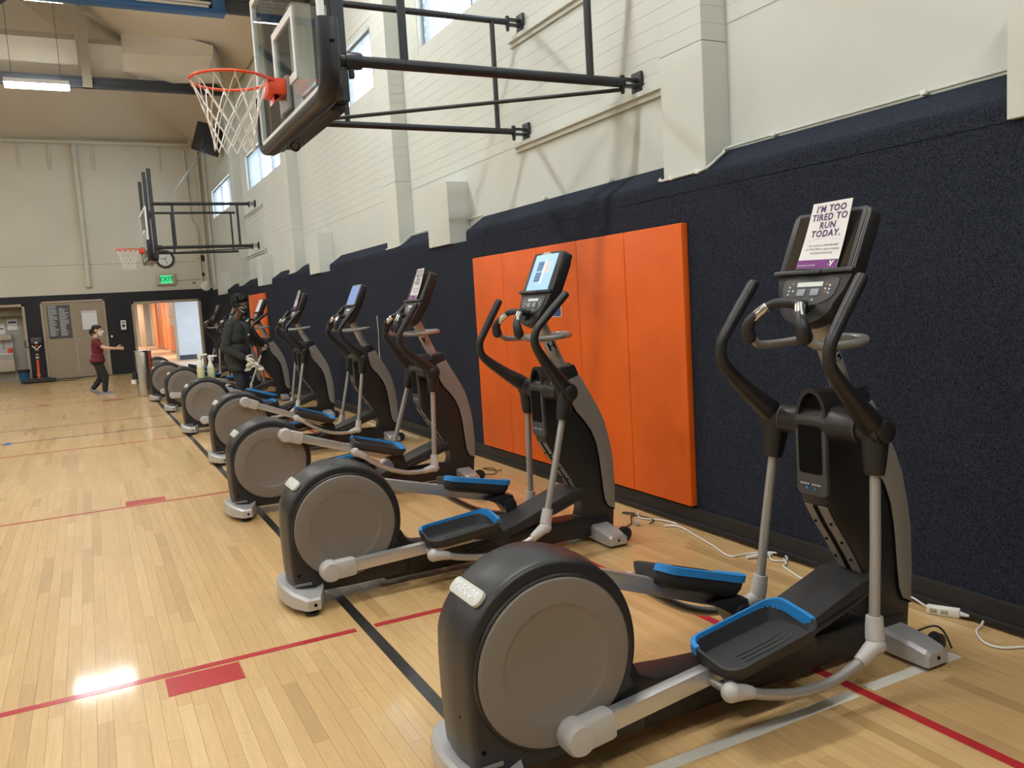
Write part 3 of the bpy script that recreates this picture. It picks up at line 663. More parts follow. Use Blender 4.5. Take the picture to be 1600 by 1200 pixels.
for s in (-1, 1): mb.tube([(1.0935, s*.122, 1.397), (1.110, s*.102, 1.421), (1.133, s*.082, 1.4425)], .0208, 12)
mk('pulse_sensor', mb, 'chrome')
# console, in its own tilted frame: x across (towards near side = +), y up the face, z towards the user
ct = math.atan2(.105, .235)
CB = Vector((1.215, 0, 1.372)); CUP = Vector((math.sin(ct), 0, math.cos(ct))); CN = Vector((-math.cos(ct), 0, math.sin(ct)))
CMX = Matrix(((0, CUP.x, CN.x, CB.x), (-1, 0, 0, 0), (0, CUP.z, CN.z, CB.z), (0, 0, 0, 1)))
def con(key, mb, mats, smooth=35):
    me = mb.mesh(key, mats, smooth); me.transform(CMX); ME[key] = me
outl = []
for k in range(13): a = math.pi+math.pi*k/12; outl.append((.118*math.cos(a)*(1.12), .085+.088*math.sin(a)))
outl += [(.160, .13), (.181, .195), (.186, .215), (.186, .43), (.182, .452), (.165, .465), (.10, .470), (-.10, .470), (-.165, .465), (-.182, .452), (-.186, .43), (-.186, .215), (-.181, .195), (-.160, .13)]
mb = MB(); mb.prism(outl, 2, -.062, 0, .010); mb.prism([(x*.84, .22+(y-.22)*.86) for x, y in outl], 2, -.085, -.055, .012); con('console', mb, 'black', 40)
mb = MB(); mb.prism(rrect(.335, .252, .012), 2, 0, .004, .0015); me = mb; me.v = [(x, y+.338, z) for x, y, z in me.v]; con('console_bezel', me, 'black')
sc = MB().prism(rrect(.300, .226, .004), 2, .004, .0052); sc.v = [(x, y+.336, z) for x, y, z in sc.v]
for key, mname in (('screen_dark', 'screen'), ('screen_lit_dim', 'screen_lit_dim'), ('screen_pale', 'screen_pale')): con(key, sc, mname)
sc2 = MB().prism(rrect(.262, .232, .004), 2, .004, .0056); sc2.v = [(x-.0, y+.334, z) for x, y, z in sc2.v]; con('screen_lit', sc2, 'screen_lit')
mb = MB(); mb.box((-.192, .198, -.01), (.192, .216, .020), .006); mb.box((-.05, .196, .010), (.05, .210, .026), .004); con('reading_ledge', mb, 'black')
# lower control plate
pl = []
for k in range(13): a = math.pi+math.pi*k/12; pl.append((.130*math.cos(a), .130+.058*math.sin(a)))
pl += [(.135, .15), (.133, .178), (.12, .187), (-.12, .187), (-.133, .178), (-.135, .15)]
con('control_plate', MB().prism(pl, 2, -.001, .004, .0015), 'midgrey')
con('number_display', MB().box((-.062, .150, .004), (.062, .168, .0055)), 'lcd', 0)
mb = MB(); 
for x in (-.033, .033): mb.box((x-.020, .112, .004), (x+.020, .140, .0075), .002)
con('console_button', mb, 'button')
mb = MB()
for x, y in ((-.098, .150), (-.098, .135), (-.098, .120), (-.078, .134), (.098, .152), (.098, .137), (.098, .122), (.080, .140), (-.03, .096), (.03, .096)): mb.lathe([(.001, .0012), (.0042, .001), (.0042, 0)], (x, y, .004), (0, 0, 1), 8)
con('console_key', mb, 'dot')
mb = MB()
for x, y in ((-.085, .163), (.085, .127), (.083, .158)): mb.lathe([(.001, .0012), (.006, .001), (.006, 0)], (x, y, .004), (0, 0, 1), 8)
con('console_led', mb, mat('amber_key', (.35, .13, .03), .4))
con('vent_insert', MB().prism([(-.04, .072), (.055, .072), (.01, .030), (-.03, .028)], 2, -.001, .003), 'black_ink', 0)
con('console_stripe', MB().box((.171, .225, .0005), (.174, .455, .003)), 'cover', 0)
con('console_camera', MB().lathe([(.001, .002), (.005, .002), (.006, 0)], (.125, .458, 0), (0, 0, 1), 10), 'lcd')
con('console_cap', MB().box((-.075, .447, .002), (.035, .458, .006), .002).box((-.055, .458, .001), (.015, .466, .006), .002), 'badge')
# picture on the lit screen
mb = MB(); 
mb.box((-.075, .345, .0056), (-.005, .405, .0062)); mb.box((-.075, .275, .0056), (.005, .335, .0062)); con('screen_block', mb, mat('screen_blue', (.05, .1, .2), .3, emit=(.10, .22, .40), estr=.7), 0)
con('screen_tower', MB().prism([(.000, .262), (.022, .262), (.018, .395), (.012, .425), (.006, .395)], 2, .0056, .0063), mat('screen_white', (.6, .6, .6), .3, emit=(.85, .92, 1), estr=.95), 0)
con('screen_peach', MB().box((.030, .33, .0056), (.070, .40, .0062)), mat('screen_peach', (.4, .3, .25), .3, emit=(.75, .55, .45), estr=.7), 0)
mb = MB()
for k in range(6): mb.box((-.072, .282+k*.0205, .0062), (-.012, .286+k*.0205, .0066))
con('screen_lines', mb, mat('screen_dark_lines', (.02, .04, .08), .3, emit=(.03, .07, .14), estr=.6), 0)
# rocker arm (origin at hub; joint straight below when unrotated)
RL = .785
def rocker(s):
    mb = MB(); y0 = s*.245
    mb.cap_tube([(.004, y0, .0), (-.060, y0+s*.006, .045), (-.165, y0+s*.022, .118), (-.254, y0+s*.030, .190), (-.291, y0+s*.030, .238), (-.294, y0+s*.030, .300), (-.268, y0+s*.028, .352), (-.215, y0+s*.026, .440), (-.153, y0+s*.024, .540)], [.050, .046, .034, .027, .0235, .0225, .0225, .0240, .0235], 14, 4, up=(0, 1, 0)); return mb
for s, n in ((-1, 'near'), (1, 'far')):
    mk('handle_'+n, rocker(s), 'black_soft', 60)
    mb = MB(); mb.lathe([(.030, .19), (.052, .195), (.056, .21), (.056, .275), (.050, .285)], (0, 0, 0), (0, s, 0), 22); mb.tube([(0, s*.24, -.02), (0, s*.245, -.10), (0, s*.25, -.165)], [.052, .044, .034], 16, 3); mk('socket_'+n, mb, 'black_soft', 40)
    mb = MB(); mb.lathe([(.001, .302), (.034, .302), (.043, .296), (.045, .285), (.045, .27)], (0, 0, 0), (0, s, 0), 22); mk('hub_cap_'+n, mb, 'black')
    mb = MB(); mb.tube([(0, s*.25, -.15), (0, s*.272, -.45), (0, s*.285, -RL+.06)], .0195, 14, 3); mk('lower_tube_'+n, mb, 'tube')
    mb = MB(); mb.tube([(0, s*.283, -RL+.105), (0, s*.287, -RL+.055), (0, s*.292, -RL+.02)], [.030, .033, .034], 14, 3); mb.ball((0, s*.296, -RL), .037, 14, 10, (1, 1, .95)); mk('tube_joint_'+n, mb, 'lightgrey', 50)
    # link rod, origin at its ball, along +x
    mb = MB(); mb.tube([(.02, s*.298, 0), (.06, s*.298, -.012), (.15, s*.298, -.046), (.30, s*.298, -.080), (.45, s*.298, -.082), (.58, s*.298, -.052), (.67, s*.298, -.010)], [.019]*7, 14, 4); mk('link_rod_'+n, mb, 'tube', 60)
    mb = MB(); mb.ball((0, s*.296, 0), .034, 14, 10, (1.05, .95, 1)); mb.tube([(.0, s*.296, -.002), (.055, s*.297, -.012), (.085, s*.298, -.022)], [.031, .026, .0225], 14); mk('link_end_'+n, mb, 'lightgrey', 50); mb = MB(); mb.tube([(.60, s*.298, -.044), (.66, s*.297, -.012), (.69, s*.296, .0)], [.023, .030, .033], 14); mk('link_elbow_'+n, mb, 'lightgrey', 50)
    mb = MB(); mb.tube([(0, s*.16, 0), (0, s*.29, 0)], .014, 10); mk('link_pin_'+n, mb, 'tube')
    # crank bar, origin at crank pin, along +x ; pedal and roller carried by it
    mb = MB(); mb.box((.05, s*.150, -.032), (.93, s*.198, .030), .006); mk('crank_bar_'+n, mb, 'bar', 30)
    mb = MB(); mb.box((-.002, s*.142, -.050), (.135, s*.214, .046), .022); mb.lathe([(.030, .13), (.050, .135), (.054, .15), (.054, .205), (.046, .218), (.001, .221)], (0, 0, -.002), (0, s, 0), 24); mk('crank_cap_'+n, mb, 'lightgrey', 45)
    # pedal tray
    inn, out = s*.088, s*.318
    def tr(w, z, g=0.0):
        pts = rrect(.425+w, .230+w, .062)
        return [(.735+x, s*.203+y, z+max(0, (x+.2)*.035)+max(0, x-.06)*g-(.030*min(1, max(0, .5+(y*s)/.16)) if z > .1 else 0)) for x, y in pts]
    mb = MB(); mb.loft([tr(-.075, .032), tr(-.02, .045), tr(.0, .075), tr(.004, .118, .06), tr(-.010, .122, .06), tr(-.030, .082), tr(-.045, .062)]); mk('pedal_'+n, mb, 'black_rough', 50)
    mb = MB()
    for k in range(3):
        q = .05+k*.022
        mb.tube([(.735-.10, s*.203-q+.04, 0.0685), (.735+.05+q*.4, s*.203-q+.04, .0735), (.735+.09+q*.5, s*.203-q+.055, .0750)], .0022, 5, 3)
    mk('pedal_tread_'+n, mb, 'midgrey', 40)
    # blue insert along inner edge and toe of the rim
    ring = tr(.004, .118, .06); pts = [Vector(p) for p in ring]
    sel = [p for p in pts]
    order = sorted(range(len(pts)), key=lambda i: math.atan2((pts[i].y-s*.203)*(-s), pts[i].x-.735))
    P = [pts[i] for i in order]
    path = [p for p in P if -0.35 < math.atan2((p.y-s*.203)*(-s), p.x-.735) < 2.95]
    mb = MB(); rr = []
    for p in path:
        c = Vector((.735, s*.203, p.z)); nrm = Vector((p.x-c.x, p.y-c.y, 0)).normalized()
        rr.append([p+nrm*.004+Vector((0, 0, .006)), p-nrm*.014+Vector((0, 0, .008)), p-nrm*.020+Vector((0, 0, -.030)), p-nrm*.008+Vector((0, 0, -.02)), p+nrm*.006+Vector((0, 0, -.022))])
    mb.loft(rr, True, True); mk('pedal_insert_'+n, mb, 'blue', 50)
    mb = MB(); mb.prism([(.80, -.02), (.905, .028), (.975, .030), (1.03, -.05), (1.02, -.085), (.965, -.09), (.90, -.04)], 1, s*.10, s*.20, .012); mk('roller_bracket_'+n, mb, 'black', 30)
    mb = MB(); mb.lathe([(.001, .085), (.040, .087), (.044, .095), (.044, .175), (.040, .183), (.001, .185)], (.965, 0, -.035), (0, s, 0), 20); mk('roller_'+n, mb, 'pad')

for k in ('wheel_rim', 'rubber_pad', 'front_pad', 'screw_hole', 'ramp_rail', 'track_bolt', 'panel_marks', 'panel_arrow', 'hub_ring', 'pulse_sensor', 'console_button', 'console_key', 'console_led', 'screen_block', 'screen_lines', 'console_cap', 'pedal_tread_near', 'pedal_tread_far'): split(k)
def solve_side(phi):
    pin = Vector((CR*math.cos(phi), WHEEL_Z+CR*math.sin(phi))); La = .980
    u = pin.x+La
    for _ in range(60):
        zr = rz(u)+.055; d = math.hypot(u-pin.x, zr-pin.y); u += (La-d)*.7
    ang = math.atan2(rz(u)+.055-pin.y, u-pin.x)
    ball = pin+.53*Vector((math.cos(ang), math.sin(ang))); ball.y -= .015
    h = Vector(HUB); dv = h-ball; D = dv.length; l = .69; a = (l*l-RL*RL+D*D)/(2*D); hh = math.sqrt(max(0, l*l-a*a))
    e = dv/D; j = ball+e*a+Vector((e.y, -e.x))*hh
    th = math.atan2(-(j.x-h.x), -(j.y-h.y)); la = math.atan2(j.y-ball.y, j.x-ball.x)
    return pin, ang, ball, la, th
def elliptical(x0, yc, phi, label, letter=None, screen='screen_dark', lag=180):
    t = thing('elliptical_trainer', label, 'elliptical', (x0, yc, 0), group='row of elliptical trainers along the wall')
    def p(name, key=None, par=None, **kw):
        m = ME[key or name]
        if isinstance(m, list): return [place(name, q, par or t, **kw) for q in m]
        return place(name, m, par or t, **kw)
    hs = p('housing'); p('wheel_rim', par=hs); p('housing_clip', par=hs); p('screw_hole', par=hs)
    p('wheel_disc', 'disc_near'); p('wheel_disc', 'disc_far')
    b = p('badge'); p('badge_lettering', par=b)
    f = p('rear_foot'); p('rubber_pad', par=f); p('foot_hole', par=f)
    p('base_beam'); f = p('front_foot'); p('foot_hole', 'front_foot_hole', f); p('rubber_pad', 'front_pad', f); p('transport_wheel')
    f = p('ramp_deck'); p('ramp_rail', par=f)
    tw = p('tower'); p('tower_cover'); p('cover_seam', par=tw); tk = p('tower_track'); p('track_slot', par=tk); p('track_bolt', par=tk)
    hp = p('holder_panel'); p('phone_window', par=hp); p('panel_marks', par=hp); p('panel_arrow', par=hp)
    ca = p('cup_arch'); p('cup_shade_plate', par=ca); p('cup_lip'); p('hub_drum'); p('hub_ring')
    po = p('post'); p('post_collar', par=po)
    if letter:
        me = text_mesh('post_letter', letter, .072, 'black_ink', .0006, bold=.002)
        # wrap on the near-rear side of the post
        nrm = Vector((-.30, -.95, 0)); nrm = (nrm-pd*nrm.dot(pd)).normalized(); c = Vector((1.462, 0, 1.045)).lerp(Vector((1.290, 0, 1.432)), .50)+nrm*.0395
        for v in me.vertices:
            r = .040; a = v.co.x/r; v.co.x = r*math.sin(a); v.co.z = v.co.z+r*(math.cos(a)-1)+.0012
        xd = pd.cross(nrm)
        me.transform(Matrix(((xd.x, pd.x, nrm.x, c.x), (xd.y, pd.y, nrm.y, c.y), (xd.z, pd.z, nrm.z, c.z), (0, 0, 0, 1))))
        place('post_letter', me, po)
    p('handlebar_ring'); p('ring_clamp'); pb = p('pulse_bar'); p('pulse_sensor', par=pb)
    c = p('console'); p('console_bezel', par=c); p('screen', screen, c); p('reading_ledge', par=c)
    for k in ('control_plate', 'number_display', 'console_button', 'console_key', 'console_led', 'vent_insert', 'console_stripe', 'console_camera'): p(k, par=c)
    if screen == 'screen_lit':
        for k in ('screen_block', 'screen_tower', 'screen_peach', 'screen_lines', 'console_cap'): p(k, par=c)
    for s, n in ((-1, 'near'), (1, 'far')):
        pin, ang, ball, la, th = solve_side(phi if s < 0 else phi+R(lag))
        r = p('rocker_arm', 'handle_'+n, loc=(HUB[0], 0, HUB[1]), rot=(0, th, 0))
        for nm, k in (('rocker_socket', 'socket_'), ('hub_cap', 'hub_cap_'), ('lower_tube', 'lower_tube_'), ('tube_joint', 'tube_joint_')): p(nm, k+n, r)
        r = p('link_rod', 'link_rod_'+n, loc=(ball.x, 0, ball.y), rot=(0, -la, 0)); p('link_end', 'link_end_'+n, r); p('link_elbow', 'link_elbow_'+n, r); p('link_pin', 'link_pin_'+n, r)
        r = p('crank_bar', 'crank_bar_'+n, loc=(pin.x, 0, pin.y), rot=(0, -ang, 0)); p('crank_cap', 'crank_cap_'+n, r); p('roller_bracket', 'roller_bracket_'+n, r); p('roller', 'roller_'+n, r)
        r = p('pedal', 'pedal_'+n, loc=(pin.x+.028*math.sin(ang), 0, pin.y-.028*math.cos(ang)), rot=(0, -ang, 0)); p('pedal_insert', 'pedal_insert_'+n, r); p('pedal_tread', 'pedal_tread_'+n, r)
    return t
MACH = [ # x0, y centre, near crank angle, label, letter, screen
    (1.197, 2.30, R(-82), 'nearest elliptical trainer, big grey wheel disc, letter G on its post, purple sign on console', 'G', 'screen_dark', 150),
    (1.106, 4.34, R(-118), 'second nearest elliptical trainer with lit blue screen before the orange mat, letter H', 'H', 'screen_lit', 163),
    (1.150, 6.55, R(60), 'third elliptical trainer from the viewer, letter K, left of the large orange mat', 'K', 'screen_dark'),
    (1.345, 9.10, R(78), 'fourth elliptical trainer from the viewer, plain bluish screen, raised near crank', None, 'screen_lit_dim'),
    (1.330, 11.80, R(-105), 'fifth elliptical trainer from the viewer, with spray bottles on its housing', None, 'screen_dark'),
    (1.360, 14.90, R(-150), 'sixth elliptical trainer from the viewer, beside the gloved man', None, 'screen_pale'),
    (1.270, 17.15, R(-115), 'seventh elliptical trainer from the viewer, mostly behind the man in the dark jacket', None, 'screen_dark'),
    (1.300, 19.90, R(60), 'farthest elliptical trainer of the row, behind the steel bin', None, 'screen_dark')]
for m in MACH: elliptical(*m)
# ================================================================== BASKETBALL HOOPS (local y = 0 at board centre, x as in the hall)
def ztube(a, b, r, n=12): return MB().tube([a, b], r, n)
HM = {}
def hk(key, mb, m, smooth=35): HM[key] = mb.mesh(key, m, smooth)
BXF = 1.30; BZ0, BZ1 = 2.745, 3.815; BWH = .915
hk('board_glass', MB().box((BXF, -BWH+.02, BZ0+.02), (BXF+.012, BWH-.02, BZ1-.02)), 'glass', 0)
mb = MB()
for a, b in (((-BWH, BZ0), (BWH, BZ0+.05)), ((-BWH, BZ1-.05), (BWH, BZ1)), ((-BWH, BZ0+.05), (-BWH+.05, BZ1-.05)), ((BWH-.05, BZ0+.05), (BWH, BZ1-.05))): mb.box((BXF-.004, a[0], a[1]), (BXF+.030, b[0], b[1]), .003)
hk('board_border', mb, 'white_tape', 0)
mb = MB(); q0, q1, t_ = 2.965, 3.395, .05
for a, b in (((-.305, q0), (.305, q0+t_)), ((-.305, q1-t_), (.305, q1)), ((-.305, q0+t_), (-.305+t_, q1-t_)), ((.305-t_, q0+t_), (.305, q1-t_))): mb.box((BXF-.002, a[0], a[1]), (BXF+.0135, b[0], b[1]))
hk('target_square', mb, 'white_tape', 0)
# padding: U-shaped strip round the lower edge
path = [(-BWH-.012, 3.125), (-BWH-.012, 2.86), (-BWH+.004, 2.775), (-BWH+.075, 2.728), (-BWH+.16, 2.720), (0, 2.720), (BWH-.16, 2.720), (BWH-.075, 2.728), (BWH-.004, 2.775), (BWH+.012, 2.86), (BWH+.012, 3.125)]
mb = MB(); rings = []
for i, (y, z) in enumerate(path):
    p0, p1 = path[max(i-1, 0)], path[min(i+1, len(path)-1)]; t_ = Vector((p1[0]-p0[0], p1[1]-p0[1])).normalized(); n_ = Vector((t_.y, -t_.x))
    sec = [(-.024, .030), (-.024, -.012), (-.012, -.026), (.010, -.032), (.065, -.032), (.085, -.022), (.092, -.004), (.092, .030)]
    rings.append([(BXF+sx, y+n_.x*(-so), z+n_.y*(-so)) for sx, so in sec])
mb.loft(rings); hk('board_pad', mb, 'pad', 50)
hk('pad_slot', MB().box((BXF+.03, -BWH-.0465, 2.985), (BXF+.06, -BWH-.040, 3.005), .004), 'black_ink')
# rim, bracket
RX, RZ = .945, 3.0
mb = MB(); ring = [(RX+.2365*math.cos(2*math.pi*k/48), .2365*math.sin(2*math.pi*k/48), RZ) for k in range(49)]; mb.tube(ring, .0095, 10); hk('rim_ring', mb, 'rim', 60)
mb = MB(); mb.prism([(RX+.16, -.185), (RX+.215, -.13), (BXF-.09, -.10), (BXF-.09, .10), (RX+.215, .13), (RX+.16, .185), (RX+.205, .12), (RX+.24, 0), (RX+.205, -.12)], 2, RZ-.006, RZ+.010); hk('rim_flange', mb, 'rim', 0)
mb = MB(); mb.box((BXF-.135, -.098, RZ-.085), (BXF-.022, .098, RZ+.012), .008); mb.prism([(RX+.225, RZ-.004), (BXF-.10, RZ-.004), (BXF-.10, RZ-.135), (RX+.30, RZ-.10)], 1, -.062, .062, .006); hk('rim_bracket', mb, 'rim', 30)
hk('bracket_plate', MB().box((BXF-.022, -.115, RZ-.175), (BXF-.002, .115, RZ+.03), .004), 'cover', 0)
me = text_mesh('bracket_text', 'LIFT', .045, 'black_ink', .0006); me.transform(frame_mtx((RX+.285, -.0635, RZ-.062), (.82, 0, -.5), (0, -1, 0))); HM['bracket_text'] = me
# net
mb = MB(); N = 12
def netp(k, z, tw): 
    tt = (RZ-z)/.44; rr = .232*(1-tt)**1.6+.118*(1-(1-tt)**1.6); rr += .012*max(0, tt-.75)*4*.3
    a = 2*math.pi*(k+tw)/N; return (RX+rr*math.cos(a), rr*math.sin(a), z)
lev = [RZ-.012, RZ-.145, RZ-.225, RZ-.300, RZ-.370, RZ-.430]
for k in range(N):
    for i in range(5):
        sh = i*.5
        for sg in (.5, -.5):
            pts = [netp(k, lev[i]+(lev[i+1]-lev[i])*t/3, sh+sg*t/3) for t in range(4)]
            mb.tube(pts, .0042 if i else .0036, 5)
    mb.tube([netp(k, RZ-.012, 0), (RX+.246*math.cos(2*math.pi*k/N), .246*math.sin(2*math.pi*k/N), RZ-.008), netp(k, RZ-.035, 0)], .0042, 5)
hk('net', mb, 'net', 0)
# mast frame, struts, wall plates
YN, YF = -.695, .94
for y, n in ((-.655, 'near'), (.70, 'far')):
    hk('mast_'+n, MB().box((BXF+.125, y-.045, 2.74), (BXF+.205, y+.045, 4.62), .006).box((BXF+.03, y-.035, 2.74), (BXF+.10, y+.035, 4.55), .006), 'black_steel', 0)
for z, n in ((2.79, 'low'), (3.70, 'high')): hk('cross_'+n, MB().box((BXF+.10, -.70, z-.04), (BXF+.17, .98, z+.04), .006), 'black_steel', 0)
ZL, ZU = 2.972, 3.888
hk('strut_near_low', ztube((BXF+.16, YN, ZL), (3.46, YN, ZL), .034), 'black_steel'); hk('strut_near_high', ztube((BXF+.16, YN, ZU), (3.46, YN, ZU), .034), 'black_steel')
hk('strut_far_low', ztube((BXF+.16, YF, ZL), (3.46, YF, ZL), .026), 'black_steel'); hk('strut_far_high', ztube((BXF+.16, YF, ZU), (3.46, YF, ZU), .026), 'black_steel')
for y, x, n in ((YN, 1.86, 'a'), (YN, 3.19, 'b'), (YF, 3.30, 'c'), (YF, 1.98, 'd')): hk('upright_'+n, ztube((x, y, ZL), (x, y, ZU), .026 if y < 0 else .021), 'black_steel')
hk('brace', ztube((3.43, YN, ZL-.05), (BXF+.25, YF-.03, ZL-.01), .014), 'black_steel')
for y in (YN, YF):
    for z in (ZL, ZU):
        mb = MB(); mb.box((3.565, y-.055, z-.075), (3.588, y+.055, z+.075), .003); mb.box((3.44, y-.022, z+.012), (3.57, y+.022, z+.030)); mb.box((3.44, y-.022, z-.030), (3.57, y+.022, z-.012)); mb.lathe([(.012, -.075), (.016, -.05), (.018, .045), (.012, .05)], (3.45, y, z), (0, 0, 1), 10)
        hk('wall_plate_%d%d' % (y > 0, z > 3.5), mb, 'black_steel', 30)
hk('clamp', MB().lathe([(.045, -.05), (.05, -.03), (.05, .03), (.045, .05)], (BXF+.24, YN, ZL), (1, 0, 0), 14).box((BXF+.21, YN-.015, ZL-.10), (BXF+.24, YN+.015, ZL-.02), .004), 'black_steel')
mb = MB(); mb.tube([(BXF+.11+.03*math.cos(2*math.pi*k/16), .35, 2.675+.03*math.sin(2*math.pi*k/16)) for k in range(17)], .007, 8); hk('eye_ring', mb, 'black_steel')
hk('lower_tray', MB().box((BXF+.095, -.62, 2.70), (BXF+.20, .62, 2.755), .01), 'black_steel')
def hoop(yc, dz, label):
    t = thing('basketball_hoop', label, 'basketball hoop', (0, yc, dz), group='wall mounted basketball hoops')
    def p(n, k=None, par=None): return place(n, HM[k or n], par or t)
    g = p('board_glass'); p('board_border'); p('target_square', par=g); pd_ = p('board_pad'); p('pad_slot', par=pd_)
    r = p('rim_ring'); p('rim_flange', par=r); b = p('rim_bracket'); p('bracket_plate', par=b); p('bracket_text', par=b); p('net')
    for k in ('near', 'far'): p('mast', 'mast_'+k)
    for k in ('low', 'high'): p('cross_bar', 'cross_'+k)
    for k in ('near_low', 'near_high', 'far_low', 'far_high'): p('strut', 'strut_'+k)
    for k in 'abcd': p('upright', 'upright_'+k)
    p('brace')
    for k in ('00', '01', '10', '11'): p('wall_plate', 'wall_plate_'+k)
    p('clamp'); p('eye_ring'); p('lower_tray')
    return t
hoop(5.53, 0, 'near basketball hoop with glass backboard, orange rim and white net')
h2 = hoop(19.80, .085, 'far basketball hoop above the back part of the court near the clock')
build('stay_wire', MB().tube([(1.75, -.8, 3.95), (3.4, 3.4, 6.1)], .006, 5), 'win_frame', h2)
build('stay_wire', MB().tube([(1.75, .9, 3.95), (3.4, 4.0, 6.1)], .006, 5), 'win_frame', h2)
# ================================================================== SIGNS, BOTTLES, CORDS, BACK WALL FITTINGS
# printed sheet leaning on a console (local frame of the console face)
def sheet_point(x, y):   # gentle curl
    return (x, y, .010+.020*(y/.27)**2+.012*math.sin(x*9)*(y/.27)-.10*x*(y/.27)*.25)
SHW, SHH = .100, .268
mb = MB(); nx, ny = 8, 12
g = [[Vector(sheet_point(-SHW+2*SHW*i/nx, SHH*j/ny)) for i in range(nx+1)] for j in range(ny+1)]
vs = [p for r in g for p in r]; n0 = len(vs); vs += [p-Vector((0, 0, .0012)) for p in vs]; fs = []
for j in range(ny):
    for i in range(nx):
        a = j*(nx+1)+i; fs += [(a, a+1, a+nx+2, a+nx+1), (n0+a, n0+a+nx+1, n0+a+nx+2, n0+a+1)]
for i in range(nx): fs += [(i, n0+i, n0+i+1, i+1), (ny*(nx+1)+i, ny*(nx+1)+i+1, n0+ny*(nx+1)+i+1, n0+ny*(nx+1)+i)]
for j in range(ny): a = j*(nx+1); fs += [(a, a+nx+1, n0+a+nx+1, n0+a), (a+nx, n0+a+nx, n0+a+2*nx+1, a+2*nx+1)]
mb.add(vs, fs); SHM = {'sheet': mb.mesh('sign_sheet', 'paper', 60)}
def on_sheet(me, dx, dy, lift=.0012, rot=0.0):
    c, s_ = math.cos(rot), math.sin(rot)
    for v in me.vertices:
        x, y = v.co.x*c-v.co.y*s_+dx, v.co.x*s_+v.co.y*c+dy; p = sheet_point(x, y); v.co = (x, y, p[2]+lift+max(0, v.co.z)*.4)
    return me
def subdiv_plate(x0, y0, x1, y1, m, name, n=6):
    mb = MB(); P = [(x0+(x1-x0)*i/n, y) for y in (y0, y1) for i in range(n+1)]
    v = [(x, y, sheet_point(x, y)[2]+.0009) for x, y in P]; v += [(x, y, z-.0007) for x, y, z in v]; k = 2*(n+1); f = []
    for i in range(n): f += [(i, i+1, n+2+i, n+1+i), (k+i, k+n+1+i, k+n+2+i, k+i+1)]
    mb.add(v, f); return mb.mesh(name, m, 0)
SHM['band'] = subdiv_plate(-SHW+.001, .001, SHW-.001, .036, 'purple', 'purple_band')
for i, (tx, y) in enumerate((("I'M TOO", .240), ('TIRED TO', .207), ('RUN', .174), ('TODAY.', .141))):
    SHM['line%d' % i] = on_sheet(text_mesh('headline', tx, .0365, 'purple_ink', .0003, bold=.0010, track=1.14), .002, y)
for i, (tx, y) in enumerate((('This machine is UNAVAILABLE', .094), ('AT THIS TIME to help us maintain', .079), ('safe physical distancing.', .064))):
    SHM['small%d' % i] = on_sheet(text_mesh('small_print', tx, .0118, 'grey_ink', .0002), .006, y)
SHM['foot'] = on_sheet(text_mesh('band_text', 'STRONGER TOGETHER', .0085, 'paper', .0002), -.050, .013, .0018)
mb = MB()
for P in ([(-.011, .011), (-.004, .011), (.001, .001), (-.003, -.004)], [(.006, .011), (.013, .011), (.002, -.008), (.002, -.012), (-.004, -.012), (-.004, -.006)], [(-.016, -.003), (-.009, -.003), (-.0125, -.008)]): mb.prism(P, 2, 0, .0004)
SHM['emblem'] = on_sheet(mb.mesh('band_emblem', 'paper', 0), .070, .020, .0018)
mb = MB(); mb.prism([(-SHW+.004, .112), (0, .128), (SHW-.004, .112), (SHW-.004, .110), (0, .1262), (-SHW+.004, .110)], 2, 0, .0002); SHM['chevron'] = on_sheet(mb.mesh('sheet_chevron', 'dot', 0), 0, 0, .0010)
def sign(mach, dx, roll, label):
    x0, yc = MACH[mach][0], MACH[mach][1]
    o = place('sign_sheet', SHM['sheet'], None); tag(o, label, 'sign', 'notices propped on consoles')
    o.matrix_world = Matrix.Translation((x0, yc, 0)) @ CMX @ Matrix.Translation((dx, .219, .004)) @ Matrix.Rotation(roll, 4, 'Z')
    place('purple_band', SHM['band'], o)
    for i in range(4): place('headline', SHM['line%d' % i], o)
    for i in range(3): place('small_print', SHM['small%d' % i], o)
    place('band_text', SHM['foot'], o); place('band_emblem', SHM['emblem'], o); place('sheet_chevron', SHM['chevron'], o)
sign(0, .012, R(-2), 'white and purple notice reading TOO TIRED TO RUN on the nearest console')
sign(2, .0, R(-2), 'white and purple notice on the console left of the large orange mat')
sign(4, .0, R(-2), 'white notice on the console of the fifth elliptical from the viewer')

# spray bottles on the fifth machine
M['bottle'] = mat('spray_bottle', (.62, .66, .40), .4, vary=.05, vscale=9); M['bottle_neck'] = mat('translucent_white', (.78, .78, .72), .35)
def spray(x, y, z, label, rot):
    t = thing('spray_bottle', label, 'bottle', (x, y, z), (0, 0, rot))
    build('bottle_body', MB().lathe([(.001, 0), (.044, 0), (.048, .008), (.048, .135), (.044, .150)], (0, 0, 0), (0, 0, 1), 20), 'bottle', t, 40)
    build('bottle_shoulder', MB().lathe([(.044, .149), (.046, .160), (.034, .195), (.022, .235), (.018, .262)], (0, 0, 0), (0, 0, 1), 20), 'bottle_neck', t, 50)
    build('bottle_cap', MB().lathe([(.019, .255), (.022, .258), (.022, .285), (.016, .290)], (0, 0, 0), (0, 0, 1), 16), 'white', t)
    build('spray_head', MB().prism([(-.030, .288), (-.026, .318), (-.010, .330), (.045, .326), (.085, .322), (.086, .305), (.030, .300), (.018, .286)], 1, -.014, .014, .005), 'white', t, 40)
    build('spray_trigger', MB().tube([(.034, 0, .302), (.046, 0, .280), (.040, 0, .255)], .006, 6, 3), 'white', t)
    build('spray_nozzle', MB().lathe([(.010, .082), (.011, .098), (.006, .100)], (0, 0, .314), (1, 0, 0), 12), 'white', t)
spray(1.300, 11.76, .722, 'pale green spray bottle standing at the front on the fifth machine housing', R(-20))
